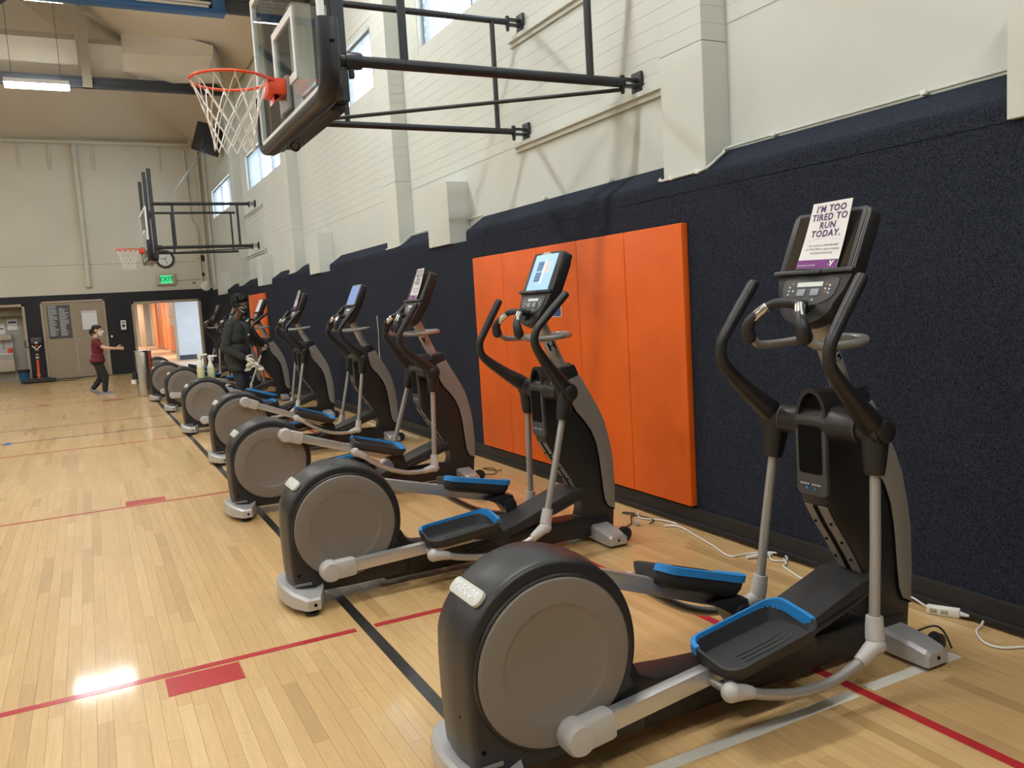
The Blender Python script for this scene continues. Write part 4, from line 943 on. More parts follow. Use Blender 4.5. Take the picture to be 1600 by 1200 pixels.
spray(1.440, 11.84, .690, 'second spray bottle, farther back on the fifth machine housing', R(-35))

# cords
def cord(name, pts, r, m, label, cat='cord', sm=5):
    return tag(build(name, MB().tube(pts, r, 6, sm), m, smooth=60), label, cat)
cord('extension_cord', [(3.345, 2.66, .006), (3.350, 2.55, .012), (3.325, 2.47, .010), (3.292, 2.405, .012)], .0052, 'cord_white', 'short white cord from the wall into the white socket block')
t = thing('socket_block', 'white three-way extension socket on the floor by the baseboard', 'socket', (3.305, 2.335, 0), (0, 0, R(-62)))
build('socket_body', MB().box((-.075, -.022, .001), (.06, .022, .036), .006), 'cord_white', t); build('socket_neck', MB().tube([(.055, 0, .016), (.095, 0, .012)], [.014, .006], 8), 'cord_white', t)
for x in (-.045, .0): build('socket_face', MB().box((x-.016, -.0235, .010), (x+.016, -.0215, .030), .001), 'exit_box', t); 
for x in (-.045, .0):
    for d in (-.006, .006): build('socket_slot', MB().box((x+d-.0012, -.0242, .015), (x+d+.0012, -.023, .024)), 'black_ink', t, 0)
cord('extension_cord', [(3.352, 2.255, .012), (3.365, 2.20, .010), (3.315, 2.17, .007), (3.235, 2.14, .007), (3.160, 2.06, .007), (3.165, 1.99, .007), (3.25, 1.94, .007), (3.40, 1.83, .007)], .0055, 'cord_white', 'white cord looping across the floor right of the nearest machine')
cord('power_cord', [(2.90, 2.20, .06), (2.95, 2.14, .10), (2.99, 2.12, .075), (3.0, 2.09, .01)], .0042, 'rubber', 'black power cord at the front foot of the nearest machine')
cord('extension_cord', [(3.28, 4.62, .007), (3.20, 4.50, .007), (3.27, 4.36, .008), (3.29, 4.22, .008), (3.20, 4.24, .008), (3.265, 4.17, .008), (3.225, 3.97, .007), (3.17, 3.74, .007), (3.11, 3.53, .007), (3.20, 3.50, .007), (3.32, 3.45, .008), (3.36, 3.36, .008), (3.30, 3.28, .008), (3.24, 3.33, .009), (3.33, 3.44, .009)], .0055, 'cord_white', 'white cord running along the floor between the two nearest machines')
cord('extension_cord', [(3.31, 3.31, .008), (3.26, 3.24, .008), (3.213, 3.21, .007), (3.143, 3.01, .007), (3.10, 2.90, .007)], .0055, 'cord_white', 'white cord end passing under the nearest machine')
cord('plug_strip', [(3.16, 3.44, .012), (3.24, 3.42, .012), (3.31, 3.40, .012)], .012, 'cord_white', 'small white plug strip among the coils of cord by the wall', 'plug')
cord('power_cord', [(2.84, 4.10, .05), (2.92, 4.30, .012), (3.00, 4.38, .006), (3.08, 4.43, .007), (3.16, 4.55, .007), (3.24, 4.62, .007), (3.18, 4.68, .008), (3.24, 4.42, .010), (3.16, 4.34, .009)], .0042, 'rubber', 'black power cord tangled beside the second machine front foot')
tag(build('cord_plug', MB().lathe([(.012, -.02), (.018, -.015), (.018, .012), (.008, .02)], (3.09, 4.38, .019), (.6, .8, 0), 12), 'lightgrey'), 'grey round plug lying on the floor beside the second machine', 'plug')
cord('power_cord', [(2.86, 6.35, .05), (2.98, 6.52, .008), (3.08, 6.48, .007), (3.12, 6.60, .03), (3.06, 6.70, .02), (3.16, 6.56, .008), (3.20, 6.62, .008)], .0045, 'rubber', 'black power cord coiled by the third machine front foot')
cord('extension_cord', [(3.27, 8.9, .007), (3.25, 9.3, .007), (3.29, 9.8, .007), (3.20, 10.4, .007), (3.28, 11.3, .007)], .006, 'cord_white', 'white cord along the baseboard behind the fourth machine')
cord('hanging_cable', [(3.372, 10.4, 1.42), (3.370, 10.38, 1.2), (3.374, 10.42, 1.0), (3.370, 10.40, .85)], .006, 'duct', 'thin pale cable hanging on the carpeted wall by the fourth machine', 'cable')

# steel bin by the last machines
M['steel'] = mat('brushed_steel', (.62, .58, .52), .22, metal=1.0)
t = thing('steel_bin', 'round brushed steel waste bin at the rear end of the machine row', 'bin', (.955, 18.45, 0))
build('bin_body', MB().lathe([(.150, 0), (.160, .01), (.160, .90), (.156, .915)], (0, 0, 0), (0, 0, 1), 40), 'steel', t, 30)
build('bin_lid', MB().lathe([(.165, .905), (.165, .930), (.150, .940), (.001, .942)], (0, 0, 0), (0, 0, 1), 40), 'chrome', t, 30)
build('bin_pedal', MB().box((-.24, -.06, .36), (-.155, .05, .50), .01), 'rubber', t); build('wipe_roll', MB().lathe([(.045, 0), (.05, .005), (.05, .08), (.045, .085)], (-.215, -.05, .27), (0, 0, 1), 14), 'white', t)

# ---- back wall fittings
FY = BACK
def flat(name, x0, x1, z0, z1, y, m, label, cat, th=.01):
    o = build(name, MB().box((x0, -th, z0), (x1, 0, z1)), m, None, 0); o.location = (0, y, 0); return tag(o, label, cat)
n = flat('notice_board', -.985, -.395, 1.175, 2.125, FY-.012, 'midgrey', 'dark printed rules board on the left leaf of the taupe double door', 'notice')
mb = MB(); rn = random.Random(5)
for c0 in (-.955, -.675):
    for k in range(26):
        z = 2.03-k*.031; w = rn.uniform(.12, .25); mb.box((c0, -.0115, z), (c0+w, -.0102, z+.010))
mb.box((-.955, -.0115, 2.075), (-.74, -.0102, 2.095)); build('notice_text', mb, 'dot', n, 0, kind='stuff')
n = flat('paper_poster', -.105, .290, 1.385, 1.928, FY-.012, 'paper', 'white paper poster on the right leaf of the taupe double door', 'poster', .004)
mb = MB(); 
for k in range(12): mb.box((-.085+k*.03, -.0052, 1.880), (-.066+k*.03, -.0042, 1.900))
build('poster_heading', mb, 'grey_ink', n, 0, kind='stuff')
t = thing('card_reader', 'small white wall dispenser on the black wall between the doors', 'dispenser', (.972, FY-.02, 1.45))
build('reader_body', MB().box((-.075, -.08, -.14), (.075, 0, .14), .02), 'white', t); build('reader_window', MB().box((-.035, -.085, -.06), (.035, -.078, .02), .006), 'rubber', t); build('reader_top', MB().box((-.055, -.083, .06), (.055, -.078, .10), .003), 'cover', t)
tag(build('door_pull', MB().lathe([(.001, -.06), (.03, -.055), (.035, -.03), (.015, -.02), (.02, 0)], (.63, FY-.022, 1.13), (0, 1, 0), 14), 'chrome'), 'small brass round knob on the black wall right of the double door', 'knob')
t = thing('exit_sign', 'lit green EXIT sign in a beige housing under the clock', 'exit sign', (2.265, FY, 2.745))
build('sign_housing', MB().box((-.27, -.10, -.17), (.27, -.002, .17), .02), 'exit_box', t); build('sign_face', MB().box((-.155, -.112, -.115), (.175, -.10, .115), .004), 'exit_face', t)
me = text_mesh('sign_letters', 'EXIT', .19, 'exit_text', .002, bold=.004); me.transform(Matrix.Translation((.01, -.114, 0)) @ Matrix.Rotation(R(90), 4, 'X')); place('sign_letters', me, t)
t = thing('wall_clock', 'round white wall clock with black rim behind the far hoop', 'clock', (2.30, FY, 3.355))
build('clock_rim', MB().lathe([(.205, .0), (.27, .0), (.275, .03), (.26, .055), (.215, .055), (.205, .03)], (0, 0, 0), (0, -1, 0), 40), 'black', t); build('clock_face', MB().lathe([(.212, 0), (.212, .03), (.001, .031)], (0, 0, 0), (0, -1, 0), 40), 'white', t, 0)
for a, l in ((R(35), .11), (R(160), .16), (R(-80), .13)): build('clock_hand', MB().tube([(0, -.036, 0), (l*math.sin(a), -.036, l*math.cos(a))], .008, 5), 'black_ink', t)
for k in range(12): a = R(30*k); build('hour_mark', MB().tube([(.165*math.sin(a), -.034, .165*math.cos(a)), (.195*math.sin(a), -.034, .195*math.cos(a))], .006, 5), 'black_ink', t)
tag(build('round_speaker', MB().lathe([(.10, 0), (.10, .04), (.06, .05), (.001, .045)], (3.36, FY, 3.35), (0, -1, 0), 20), 'rubber'), 'small black round alarm high beside the corner pipes', 'alarm')
tag(build('round_camera', MB().lathe([(.055, 0), (.055, .05), (.03, .07), (.001, .072)], (3.34, FY, 2.86), (0, -1, 0), 16), 'rubber'), 'tiny black round sensor beside the corner below the alarm', 'sensor')
tag(build('round_cover', MB().lathe([(.15, 0), (.15, .05), (.12, .07), (.001, .07)], (3.40, FY, 2.50), (0, -1, 0), 24), 'white'), 'pale round disc cover low on the wall at the corner', 'cover')
tag(build('junction_box', MB().box((3.02, FY-.06, 2.60), (3.10, FY-.002, 2.63), .005), 'rubber'), 'tiny black slot on the beige wall beside the exit sign', 'box')
# pipes
def pipe(pts, r, label, m='wall_back', sm=0): return tag(build('wall_pipe', MB().tube(pts, r, 10, sm), m), label, 'pipe')
pipe([(-12.9, FY-.10, 6.75), (3.20, FY-.10, 6.75), (3.30, FY-.10, 6.78), (3.34, FY-.10, 6.95)], .055, 'long beige pipe along the top of the back wall')
o = pipe([(.165, FY-.075, 6.72), (.165, FY-.075, 2.60)], .062, 'vertical beige pipe running down the back wall above the doors')
build('pipe_collar', MB().lathe([(.085, 0), (.085, .10)], (.165, FY-.075, 3.15), (0, 0, 1), 14).lathe([(.085, 0), (.085, .09)], (.165, FY-.075, 2.62), (0, 0, 1), 14).lathe([(.085, 0), (.085, .22)], (.165, FY-.075, 6.35), (0, 0, 1), 14), 'wall_back', o, kind='stuff')
build('pipe_clamp', MB().box((.03, FY-.06, 3.17), (.30, FY-.002, 3.21), .004), 'wall_back', o)
for i, x in enumerate((-1.25, -.50, .62, 2.40)): tag(build('pipe_hanger', MB().tube([(x, FY-.10, 6.82), (x+.03, FY-.04, 6.70), (x+.02, FY-.03, 5.95)], .022, 6), 'wall_back'), ['first', 'second', 'third', 'fourth'][i]+' thin strap from the left under the long ceiling pipe', 'strap', 'pipe straps')
pipe([(3.12, FY-.04, 6.6), (3.16, FY-.04, 4.55), (3.30, FY-.04, 4.30), (3.30, FY-.04, 2.55)], .028, 'thin beige conduit with a kink near the corner')
pipe([(3.48, FY-.06, 6.7), (3.48, FY-.06, 2.45)], .045, 'beige corner pipe in the angle of back wall and window wall')
pipe([(2.58, FY-.03, 2.72), (3.28, FY-.03, 2.72)], .018, 'thin horizontal conduit from the exit sign to the corner')
pipe([(3.545, 26.2, 6.6), (3.545, 26.2, 2.5)], .035, 'beige pipe on the window wall just before the corner')
# corner loudspeaker
t = thing('loudspeaker', 'black loudspeaker box hung high in the far corner', 'loudspeaker', (3.23, 22.7, 6.06), (R(18), R(8), R(38)))
build('speaker_box', MB().box((-.30, -.18, -.36), (.30, .18, .36), .02), 'black', t); build('speaker_grille', MB().box((-.27, -.192, -.33), (.27, -.178, .33), .008), 'black_rough', t); build('speaker_bracket', MB().tube([(0, .15, .1), (.1, .30, .1)], .03, 6), 'duct', t)

# drinking fountain in the alcove
t = thing('drinking_fountain', 'beige drinking fountain in the alcove at the left end', 'fountain', (-2.25, 27.99, 0))
build('fountain_back', MB().box((-.30, -.10, .78), (.30, 0, 1.38), .01), 'lightgrey', t); build('fountain_hood', MB().box((-.30, -.30, 1.22), (.30, -.09, 1.38), .02), 'exit_box', t)
build('fountain_basin', MB().prism([(-.42, .82), (-.10, .80), (-.10, .60), (-.36, .66)], 0, -.30, .30, .02), 'lightgrey', t); build('basin_top', MB().box((-.30, -.41, .815), (.30, -.10, .84), .008), 'white', t)
build('fountain_cabinet', MB().box((-.30, -.36, .32), (.30, 0, .66), .01), 'exit_box', t)
for x in (-.06, .06): build('fountain_slot', MB().box((x-.018, -.108, .95), (x+.018, -.10, 1.18), .004), 'cover', t)
tag(build('red_cup', MB().lathe([(.05, 0), (.07, .14), (.001, .141)], (-2.02, 27.68, .84), (0, 0, 1), 14), 'rim'), 'small red cup on the drinking fountain edge', 'cup')
n = flat('wall_notice', -2.045, -1.79, 1.505, 1.81, 27.995, 'paper', 'white notice with blue heading on the alcove wall', 'notice', .004)
build('notice_stripe', MB().box((-2.02, -.0052, 1.69), (-1.81, -.0042, 1.75)), 'curtain_blue', n, 0)
n = flat('wall_notice', -2.36, -2.115, 1.39, 1.68, 27.995, 'paper', 'plain white notice lower left on the alcove wall', 'notice', .004); build('notice_stripe', MB().box((-2.33, -.0052, 1.53), (-2.15, -.0042, 1.57)), 'grey_ink', n, 0)
# blue bucket, dust mop, black bracket
t = thing('waste_bucket', 'small dark blue waste bucket beside the alcove edge', 'bucket', (-1.70, 26.85, 0))
build('bucket_body', MB().lathe([(.11, 0), (.145, .34), (.150, .35), (.138, .345), (.105, .02)], (0, 0, 0), (0, 0, 1), 22), 'curtain_blue', t); build('bucket_bag', MB().lathe([(.147, .29), (.158, .32), (.156, .37), (.140, .375)], (0, 0, 0), (0, 0, 1), 22), 'rubber', t)
t = thing('dust_mop', 'wide black dust mop with red handle leaning between the doors', 'mop', (-1.32, 26.35, 0))
build('mop_head', MB().box((-.42, -.10, .005), (.42, .10, .10), .04), 'rubber', t); build('mop_plate', MB().box((-.30, -.05, .09), (.30, .05, .13), .01), 'black', t)
build('mop_handle', MB().tube([(0, 0, .12), (0, .30, .62)], .032, 10), 'rim', t); build('mop_joint', MB().lathe([(.03, 0), (.05, .03), (.03, .06)], (0, .06, .18), (0, .5, .85), 12), 'white', t)
build('mop_shaft', MB().tube([(0, .30, .62), (0, .70, 1.17)], .022, 10), 'black', t); build('mop_grip', MB().box((-.13, .66, 1.08), (.13, .73, 1.25), .02), 'midgrey', t)
for z, m in ((.66, 'cord_white'), (.74, 'exit_box'), (.88, 'badge'), (.98, 'rim'), (1.07, 'white')): build('mop_clip', MB().lathe([(.035, 0), (.05, .02), (.035, .05)], (0, .30+(z-.62)*.73, z), (0, .6, .8), 12), m, t)
build('mop_hook', MB().tube([(-.11, .60, 1.02), (-.03, .58, .94), (.03, .58, .94), (.11, .60, 1.02)], .016, 6, 3), 'white', t)
cord('floor_cord', [(-.95, 26.4, .008), (-.55, 26.2, .008), (-.35, 26.6, .008), (-.28, 27.05, .008), (-.27, 27.15, .02)], .012, 'rubber', 'black cord on the floor in front of the taupe double door')
mb = MB(); mb.tube([(-1.60, FY-.05, .985), (-1.60, FY-.05, 1.16), (-1.44, FY-.05, 1.16), (-1.44, FY-.05, .985), (-1.60, FY-.05, .985)], .016, 6); tag(build('door_handle_frame', mb, 'black'), 'square black pull handle at the alcove edge', 'handle')
# ================================================================== PEOPLE
import numpy as np
def capsules(bones, n=14):
    """bones: (p0, r0, p1, r1) -> one MB of tapered capsules"""
    mb = MB()
    for p0, r0, p1, r1 in bones:
        p0, p1 = Vector(p0), Vector(p1); d = p1-p0; L = d.length
        if L < 1e-5: mb.ball(p0, r0, n, 8); continue
        d /= L; P, Q = [], []
        for a in (-80, -60, -40, -20, 0): P.append(p0+d*r0*math.sin(R(a))); Q.append(r0*math.cos(R(a)))
        for a in (0, 20, 40, 60, 80): P.append(p1+d*r1*math.sin(R(a))); Q.append(r1*math.cos(R(a)))
        mb.tube(P, Q, n)
    return mb
def remeshed(mb, voxel, smooth_it=4, name='body'):
    me = mb.mesh(name, 'paper', 0); o = bpy.data.objects.new(name, me); COL.objects.link(o)
    m = o.modifiers.new('r', 'REMESH'); m.mode = 'VOXEL'; m.voxel_size = voxel; m.use_smooth_shade = True
    if smooth_it: s = o.modifiers.new('s', 'SMOOTH'); s.factor = .5; s.iterations = smooth_it
    dg = bpy.context.evaluated_depsgraph_get(); out = bpy.data.meshes.new_from_object(o.evaluated_get(dg)); out.name = name
    bpy.data.objects.remove(o); bpy.data.meshes.remove(me); out.materials.clear(); return out
def classify(me, bones):
    """index of nearest bone for each vertex"""
    n = len(me.vertices); co = np.empty(n*3); me.vertices.foreach_get('co', co); co = co.reshape(-1, 3); best = np.full(n, 1e9); idx = np.zeros(n, int)
    for i, (p0, r0, p1, r1) in enumerate(bones):
        a, b = np.array(p0), np.array(p1); d = b-a; L2 = max(d@d, 1e-9); t = np.clip(((co-a)@d)/L2, 0, 1)
        ds = np.linalg.norm(co-(a+t[:, None]*d), axis=1)-(r0+(r1-r0)*t); m = ds < best; best[m] = ds[m]; idx[m] = i
    return co, idx
def shell(name, me, keep, off, m, parent, thick=.006, extra=None):
    """garment: the kept vertices' faces of the body pushed out along the normals"""
    n = len(me.vertices); no = np.empty(n*3); me.vertices.foreach_get('normal', no); no = no.reshape(-1, 3); co = np.empty(n*3); me.vertices.foreach_get('co', co); co = co.reshape(-1, 3)
    fs = [tuple(p.vertices) for p in me.polygons if all(keep[v] for v in p.vertices)]
    used = sorted({v for f in fs for v in f}); mp = {v: i for i, v in enumerate(used)}
    offv = off(co, used) if callable(off) else np.full(len(used), off)
    pts = co[used]+no[used]*np.asarray(offv)[:, None]
    if extra is not None: pts = extra(pts)
    g = bpy.data.meshes.new(name); g.from_pydata(pts.tolist(), [], [[mp[v] for v in f] for f in fs]); g.materials.append(M[m]); g.polygons.foreach_set('use_smooth', [True]*len(g.polygons))
    o = place(name, g, parent); md = o.modifiers.new('thick', 'SOLIDIFY'); md.thickness = thick; md.offset = -1; return o
def fingers(palm, wrist, fdir, pnorm, side, curl, r=.0088, L=.078):
    """bones of five fingers: palm centre, finger direction, palm normal (towards the palm's inside), side = towards the thumb"""
    palm, fdir, pnorm, side = Vector(palm), Vector(fdir).normalized(), Vector(pnorm).normalized(), Vector(side).normalized(); out = []
    for k, (o, l) in enumerate(((.030, .92), (.010, 1.0), (-.010, .95), (-.029, .76))):
        p = palm+side*o+fdir*.040; d = fdir.copy(); a = 0
        for j, (ll, rr) in enumerate(((.46, 1.0), (.30, .92), (.24, .82))):
            a = curl*(.5+.5*j)+k*.06; d2 = (fdir*math.cos(a*(j+1)*.6)+pnorm*math.sin(a*(j+1)*.6)).normalized()
            q = p+d2*L*l*ll; out.append((tuple(p), r*rr, tuple(q), r*rr*.93)); p = q
    p = palm+side*.036-fdir*.022
    for j, (ll, rr) in enumerate(((.036, 1.25), (.030, 1.1), (.024, .95))):
        d2 = (side*(.75-.25*j)+fdir*(.55+.2*j)+pnorm*(.25+.25*j)).normalized(); q = p+d2*ll; out.append((tuple(p), r*rr, tuple(q), r*rr*.92)); p = q
    out += [(tuple(palm-fdir*.035+side*.018), .017, tuple(palm+fdir*.036+side*.026), .0135), (tuple(palm-fdir*.035-side*.014), .017, tuple(palm+fdir*.034-side*.024), .0125), (tuple(palm-fdir*.03), .018, tuple(palm+fdir*.036), .014), (tuple(wrist), .024, tuple(palm-fdir*.03), .020)]
    return out
M['skin_dark'] = mat('skin_deep', (.13, .065, .04), .5, vary=.05); M['skin_light'] = mat('skin_fair', (.62, .36, .25), .5, vary=.05)
M['hair'] = mat('black_hair', (.010, .009, .009), .75, bump=.8, bscale=120); M['eye_white'] = mat('eye_white', (.75, .73, .70), .3); M['iris'] = mat('iris', (.02, .012, .008), .2)
M['jacket'] = mat('charcoal_jacket', (.030, .034, .034), .85, vary=.25, vscale=25, bump=.3, bscale=60); M['shirt'] = mat('slate_shirt', (.075, .085, .115), .85, vary=.1, vscale=20)
M['jeans'] = mat('dark_jeans', (.022, .028, .045), .85, vary=.2, vscale=30); M['glove'] = mat('white_glove', (.66, .62, .62), .55); M['rag'] = mat('white_rag', (.66, .62, .52), .9, vary=.08, vscale=30)
M['mask_black'] = mat('black_mask', (.012, .012, .013), .7); M['mask_white'] = mat('white_mask', (.80, .80, .80), .7); M['maroon'] = mat('maroon_shirt', (.14, .014, .024), .85, vary=.15, vscale=25); M['trousers'] = mat('black_trousers', (.020, .022, .026), .85, vary=.2, vscale=25)
M['shoe'] = mat('grey_shoe', (.22, .24, .28), .6); M['sole'] = mat('white_sole', (.75, .75, .75), .5)

def head_bones(c, f, up, s=1.0):
    """skull, jaw, nose and ears: c = centre, f = facing, up"""
    c, f, up = Vector(c), Vector(f).normalized(), Vector(up).normalized(); r = f.cross(up)
    B = [(c+up*.030*s-f*.030*s, .082*s, c+up*.034*s+f*.020*s, .078*s), (c+up*.0*s+f*.030*s, .066*s, c-up*.060*s+f*.042*s, .052*s), (c-up*.075*s+f*.048*s, .036*s, c-up*.092*s+f*.060*s, .026*s),
         (c+up*.010*s+f*.086*s, .010*s, c-up*.026*s+f*.108*s, .014*s), (c+up*.024*s+f*.078*s-r*.03*s, .016*s, c+up*.024*s+f*.078*s+r*.03*s, .016*s)]
    for sd in (-1, 1): B.append((c-up*.014*s+r*sd*.080*s-f*.008*s, .013*s, c+up*.022*s+r*sd*.084*s-f*.014*s, .016*s))
    return [(tuple(a), ra, tuple(b), rb) for a, ra, b, rb in B]
def eyes(parent, c, f, up, s=1.0):
    c, f, up = Vector(c), Vector(f).normalized(), Vector(up).normalized(); r = f.cross(up)
    for sd in (-1, 1):
        e = c+up*.012*s+f*.081*s+r*sd*.031*s; o = build('eye', MB().ball(e, .0125*s, 12, 8), 'eye_white', parent); build('iris', MB().ball(e+f*.0085*s, .0062*s, 10, 6), 'iris', o)
        build('eyebrow', MB().tube([c+up*.036*s+f*.092*s+r*sd*.016*s, c+up*.040*s+f*.088*s+r*sd*.034*s, c+up*.034*s+f*.076*s+r*sd*.050*s], .0042*s, 6, 2), 'hair', parent)

# ---------------------------------------------------------------- man in the dark jacket, wiping a machine
def man():
    Y0 = 13.42; f = Vector((.819, -.574, 0)); r = Vector((-.574, -.819, 0)); up = Vector((0, 0, 1))
    def P(a, b, z): return tuple(Vector((2.075, Y0, 0))+f*a+r*b+up*z)      # forward, right, height
    t = thing('person', 'person in dark jacket, black mask and white gloves wiping the sixth machine', 'person', (0, 0, 0))
    hc = Vector(P(.09, 0, 1.645)); hf = Vector((.93, -.36, -.05)); B = []; T = []
    def b(tg, *bs):
        for x in bs: B.append(x); T.append(tg)
    b('head', *head_bones(hc, hf, up, 1.06))
    b('neck', (P(.0, 0, 1.44), .060, P(.065, 0, 1.57), .056))
    b('torso', (P(-.02, -.08, 1.02), .145, P(-.02, .08, 1.02), .145), (P(0, -.095, 1.20), .145, P(0, .095, 1.20), .145), (P(.01, -.10, 1.30), .135, P(.01, .10, 1.30), .135), (P(-.005, -.13, 1.40), .075, P(-.005, .13, 1.40), .075), (P(-.01, 0, 1.02), .15, P(0, 0, 1.30), .15))
    b('hip', (P(-.035, -.085, .92), .130, P(-.035, .085, .92), .130))
    rs, re, rw = P(-.01, .205, 1.375), P(-.095, .275, 1.045), P(.175, .235, .885)
    b('arm', (rs, .066, re, .052), (re, .050, rw, .036))
    ls, le, lw = P(.0, -.205, 1.375), (2.395, 13.95, 1.115), (2.575, 14.28, 1.03)
    b('arm', (ls, .064, le, .050), (le, .048, lw, .035))
    for sd, k0 in ((1, .03), (-1, .0)):
        b('leg', (P(-.035, sd*.095, .90), .095, P(k0, sd*.105, .50), .062), (P(k0, sd*.105, .50), .060, P(-.03, sd*.110, .10), .042))
        b('foot', (P(-.05, sd*.112, .048), .045, P(.13, sd*.130, .034), .034))
    b('hand', (rw, .033, P(.205, .228, .872), .028)); b('hand', (lw, .032, tuple(Vector(lw)+Vector((.03, .05, -.03))), .028))
    me = remeshed(capsules(B), .011, 5, 'body'); me.materials.append(M['skin_dark']); o = place('body', me, t)
    co, ix = classify(me, B); tg = np.array([T[i] for i in ix])
    fx = co@np.array(f)-np.dot(np.array(f), np.array(P(0, 0, 0)))
    def wr(amp, sc): return lambda c, u: .020+amp*np.sin(c[u][:, 2]*sc+c[u][:, 0]*31)*np.sin(c[u][:, 1]*23+c[u][:, 2]*17)
    jk = ((tg == 'torso') | (tg == 'arm') | ((tg == 'hip') & (co[:, 2] > .73)) | ((tg == 'leg') & (co[:, 2] > .74) & (np.abs(co[:, 1]-Y0) < .4)) | ((tg == 'neck') & (co[:, 2] < 1.455)))
    lat = co@np.array(r)-np.dot(np.array(r), np.array(P(0, 0, 0)))
    opening = (fx > .05) & (np.abs(lat+.02) < .045+.06*np.clip((co[:, 2]-1.15)/.3, 0, 1)) & (co[:, 2] > 1.02) & ((tg == 'torso') | (tg == 'neck'))
    def flare(p):
        q = p.copy(); c0 = np.array(P(-.03, 0, 0)); w = np.clip((1.05-q[:, 2])/.3, 0, 1)*(np.linalg.norm(q[:, :2]-c0[:2], axis=1) < .26); q[:, :2] += (q[:, :2]-c0[:2])*(w*.20)[:, None]; q[:, 2] -= w*.06; return q
    shell('jacket', me, jk & ~opening, wr(.006, 40), 'jacket', t, .010, flare)
    shell('shirt', me, ((tg == 'torso') | ((tg == 'neck') & (co[:, 2] < 1.43))) & (co[:, 2] > .95), .008, 'shirt', t, .004)
    shell('trousers', me, ((tg == 'leg') & (co[:, 2] > .09)) | (tg == 'hip'), wr(.004, 50), 'jeans', t, .006)
    shell('shoes', me, (tg == 'foot'), .012, 'shoe', t, .008)
    build('collar', MB().tube([P(.045, .095, 1.40), P(.01, .105, 1.455), P(-.045, .06, 1.485), P(-.055, 0, 1.49), P(-.045, -.06, 1.485), P(.01, -.105, 1.455), P(.045, -.095, 1.40)], .022, 8, 4), 'jacket', t)
    build('name_badge', MB().ball(P(.165, -.03, 1.22), .017, 10, 6), 'white', t)
    eyes(t, hc, hf, up, 1.06)
    # hair: tight curls piled high
    hb = []; rr = random.Random(4); hr = hf.cross(up)
    for k in range(120):
        a = rr.uniform(0, 2*math.pi); e = math.acos(rr.uniform(-.15, 1)); d = hf*math.sin(e)*math.cos(a)+hr*math.sin(e)*math.sin(a)+up*math.cos(e)
        if d.dot(hf) > .45 and d.z < .62: continue
        if d.dot(hf) > .15 and d.z < .22: continue
        c = hc+up*.035-hf*.012+d*(.083+.075*max(0, d.z)); hb.append((tuple(c), rr.uniform(.020, .032), tuple(c+d*.02+Vector((rr.uniform(-.02, .02), rr.uniform(-.02, .02), rr.uniform(0, .02)))), .018))
    hb.append((tuple(hc+up*.055-hf*.04), .084, tuple(hc+up*.105-hf*.005), .070))
    h = remeshed(capsules(hb, 8), .009, 1, 'hair'); h.materials.append(M['hair']); place('hair', h, t)
    # mask with white ear loops
    head_ix = np.isin(ix, range(7)); rel = co-np.array(hc); fh = rel@np.array(hf); uh = rel[:, 2]; lh = np.abs(rel@np.array(hr))
    shell('face_mask', me, head_ix & (fh > .025) & (uh < .008-.1*np.clip(lh-.03, 0, 1)) & (uh > -.135), .009, 'mask_black', t, .004)
    for sd in (-1, 1):
        build('mask_strap', MB().tube([hc+hf*.070+hr*sd*.066-up*.006, hc+hf*.03+hr*sd*.092+up*.004, hc-hf*.010+hr*sd*.102+up*.014], .0045, 6, 3), 'mask_white', t)
        build('mask_strap', MB().tube([hc+hf*.060+hr*sd*.062-up*.070, hc+hf*.03+hr*sd*.085-up*.045, hc-hf*.010+hr*sd*.100-up*.015], .0045, 6, 3), 'mask_white', t)
    # gloves
    g = remeshed(capsules(fingers(P(.245, .222, .858), rw, tuple(f*.9+up*-.35), tuple(-r*.6-up*.6), tuple(up*.8-r*.3), .75, .0105), 10), .0042, 3, 'glove'); g.materials.append(M['glove']); place('glove', g, t)
    lp = Vector(lw)+Vector((.042, .075, -.045)); fd = Vector((.45, .55, -.55))
    g = remeshed(capsules(fingers(tuple(lp), lw, tuple(fd), (-.2, .5, -.6), (.75, -.45, .3), .95, .0105), 10), .0042, 3, 'glove'); g.materials.append(M['glove']); place('glove', g, t)
    # cloth in the right hand
    mb = MB(); n = 16; c0 = Vector(P(.275, .215, .865)); vs = []; rc = random.Random(9)
    for j in range(n+1):
        for i in range(n+1):
            u, v = i/n-.5, j/n; w = .06+.24*v**.8
            p = c0+f*(u*w*1.0+.06*v)+r*(.035*math.sin(u*17+v*3)*v+.02*math.sin(v*14))+up*(-.155*v+.02*math.cos(u*9)*v-.05*abs(u)*v); vs.append(p)
    mb.add(vs, [(j*(n+1)+i, j*(n+1)+i+1, (j+1)*(n+1)+i+1, (j+1)*(n+1)+i) for j in range(n) for i in range(n)])
    o = build('cleaning_cloth', mb, 'rag', None, 60); md = o.modifiers.new('t', 'SOLIDIFY'); md.thickness = .005; tag(o, 'crumpled white cleaning cloth held in the man gloved right hand', 'cloth')
man()
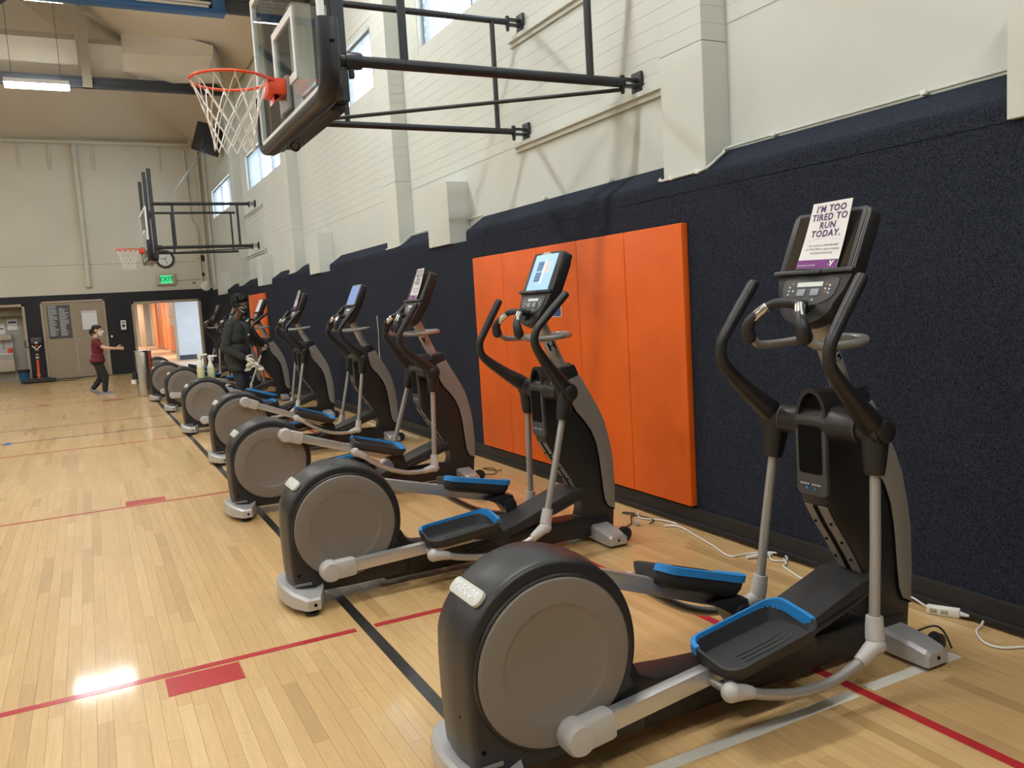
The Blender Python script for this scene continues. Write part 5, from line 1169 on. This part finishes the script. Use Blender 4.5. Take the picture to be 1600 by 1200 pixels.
# ---------------------------------------------------------------- woman in the maroon shirt, walking
def woman():
    Y0 = 19.80; f = Vector((.985, -.17, 0)); r = Vector((-.17, -.985, 0)); up = Vector((0, 0, 1)); X0 = .145
    def P(a, b, z): return tuple(Vector((X0, Y0, 0))+f*a+r*b+up*z)
    t = thing('person', 'person in maroon shirt, black trousers and white mask walking with arm stretched out', 'person', (0, 0, 0))
    hc = Vector(P(.045, 0, 1.385)); hf = Vector((.97, -.24, -.05)); B = []; T = []
    def b(tg, *bs):
        for x in bs: B.append(x); T.append(tg)
    b('head', *head_bones(hc, hf, up, .98)); b('neck', (P(-.01, 0, 1.20), .048, P(.02, 0, 1.31), .045))
    b('torso', (P(.0, -.06, .84), .105, P(.0, .06, .84), .105), (P(.005, -.065, .98), .100, P(.005, .065, .98), .100), (P(.01, -.075, 1.07), .095, P(.01, .075, 1.07), .095), (P(-.01, -.105, 1.165), .058, P(-.01, .105, 1.165), .058), (P(.03, -.06, 1.03), .075, P(.03, .06, 1.03), .075))
    b('hip', (P(-.015, -.075, .74), .118, P(-.015, .075, .74), .118))
    rs, re, rw = P(-.005, .155, 1.150), P(.185, .205, 1.010), P(.405, .175, .985)
    b('sleeve', (rs, .056, tuple(Vector(rs).lerp(Vector(re), .55)), .052)); b('arm', (tuple(Vector(rs).lerp(Vector(re), .5)), .045, re, .040), (re, .039, rw, .026))
    ls, le, lw = P(-.005, -.155, 1.150), P(-.03, -.185, .92), P(.02, -.17, .72)
    b('sleeve', (ls, .056, tuple(Vector(ls).lerp(Vector(le), .55)), .050)); b('arm', (tuple(Vector(ls).lerp(Vector(le), .5)), .044, le, .038), (le, .037, lw, .026))
    # near leg steps forward, far leg pushes off behind
    b('leg', (P(-.01, .075, .72), .092, P(.115, .085, .40), .060), (P(.115, .085, .40), .058, P(.085, .085, .09), .040)); b('foot', (P(.06, .085, .045), .040, P(.235, .095, .030), .028))
    b('leg', (P(-.02, -.075, .72), .092, P(.02, -.08, .39), .060), (P(.02, -.08, .39), .058, P(-.165, -.08, .155), .040)); b('foot', (P(-.195, -.08, .120), .036, P(-.055, -.085, .030), .026))
    B0 = len(B); b('hand', *fingers(P(.455, .172, .985), rw, tuple(f), tuple(-r*.7-up*.5), tuple(up), .55, .0092, .074)); b('hand', *fingers(P(.028, -.168, .672), lw, (0, 0, -1), tuple(r), tuple(f), .45, .0092, .074))
    me = remeshed(capsules(B, 12), .0065, 4, 'body'); me.materials.append(M['skin_light']); place('body', me, t)
    co, ix = classify(me, B); tg = np.array([T[i] for i in ix])
    def wr(base, amp, sc): return lambda c, u: base+amp*np.sin(c[u][:, 2]*sc+c[u][:, 0]*33)*np.sin(c[u][:, 1]*27+c[u][:, 2]*19)
    def hem(p):
        q = p.copy(); c0 = np.array(P(-.01, 0, 0)); w = np.clip((.95-q[:, 2])/.25, 0, 1); q[:, :2] += (q[:, :2]-c0[:2])*(w*.13)[:, None]; return q
    shell('shirt', me, (tg == 'torso') | (tg == 'sleeve') | ((tg == 'hip') & (co[:, 2] > .72)), wr(.012, .005, 45), 'maroon', t, .006, hem)
    shell('trousers', me, ((tg == 'leg') & (co[:, 2] > .045)) | ((tg == 'hip') & (co[:, 2] < .80)), wr(.013, .004, 48), 'trousers', t, .006)
    shell('shoes', me, (tg == 'foot'), .010, 'shoe', t, .006); shell('shoe_soles', me, (tg == 'foot') & (co[:, 2] < .025), .014, 'sole', t, .010)
    eyes(t, hc, hf, up, .98); hr = hf.cross(up)
    rel = co-np.array(hc); fh = rel@np.array(hf); uh = rel[:, 2]; lh = np.abs(rel@np.array(hr)); hd = np.isin(ix, range(7))
    shell('face_mask', me, hd & (fh > .020) & (uh < .002-.1*np.clip(lh-.03, 0, 1)) & (uh > -.125), .010, 'mask_white', t, .004)
    for sd in (-1, 1): build('mask_strap', MB().tube([hc+hf*.065+hr*sd*.062-up*.01, hc+hf*.03+hr*sd*.088+up*.0, hc-hf*.010+hr*sd*.097+up*.008], .0035, 6, 3), 'mask_white', t)
    hb = [(tuple(hc+up*.045-hf*.035), .086, tuple(hc+up*.048+hf*.012), .080), (tuple(hc-hf*.06+up*.01), .066, tuple(hc-hf*.05-up*.03), .055), (tuple(hc-hf*.115+up*.01), .022, tuple(hc-hf*.135), .028), (tuple(hc-hf*.138+up*.005), .030, tuple(hc-hf*.142-up*.055), .026), (tuple(hc-hf*.142-up*.055), .026, tuple(hc-hf*.118-up*.105), .012)]
    h = remeshed(capsules(hb, 14), .008, 3, 'hair'); h.materials.append(M['hair']); place('hair', h, t)
woman()
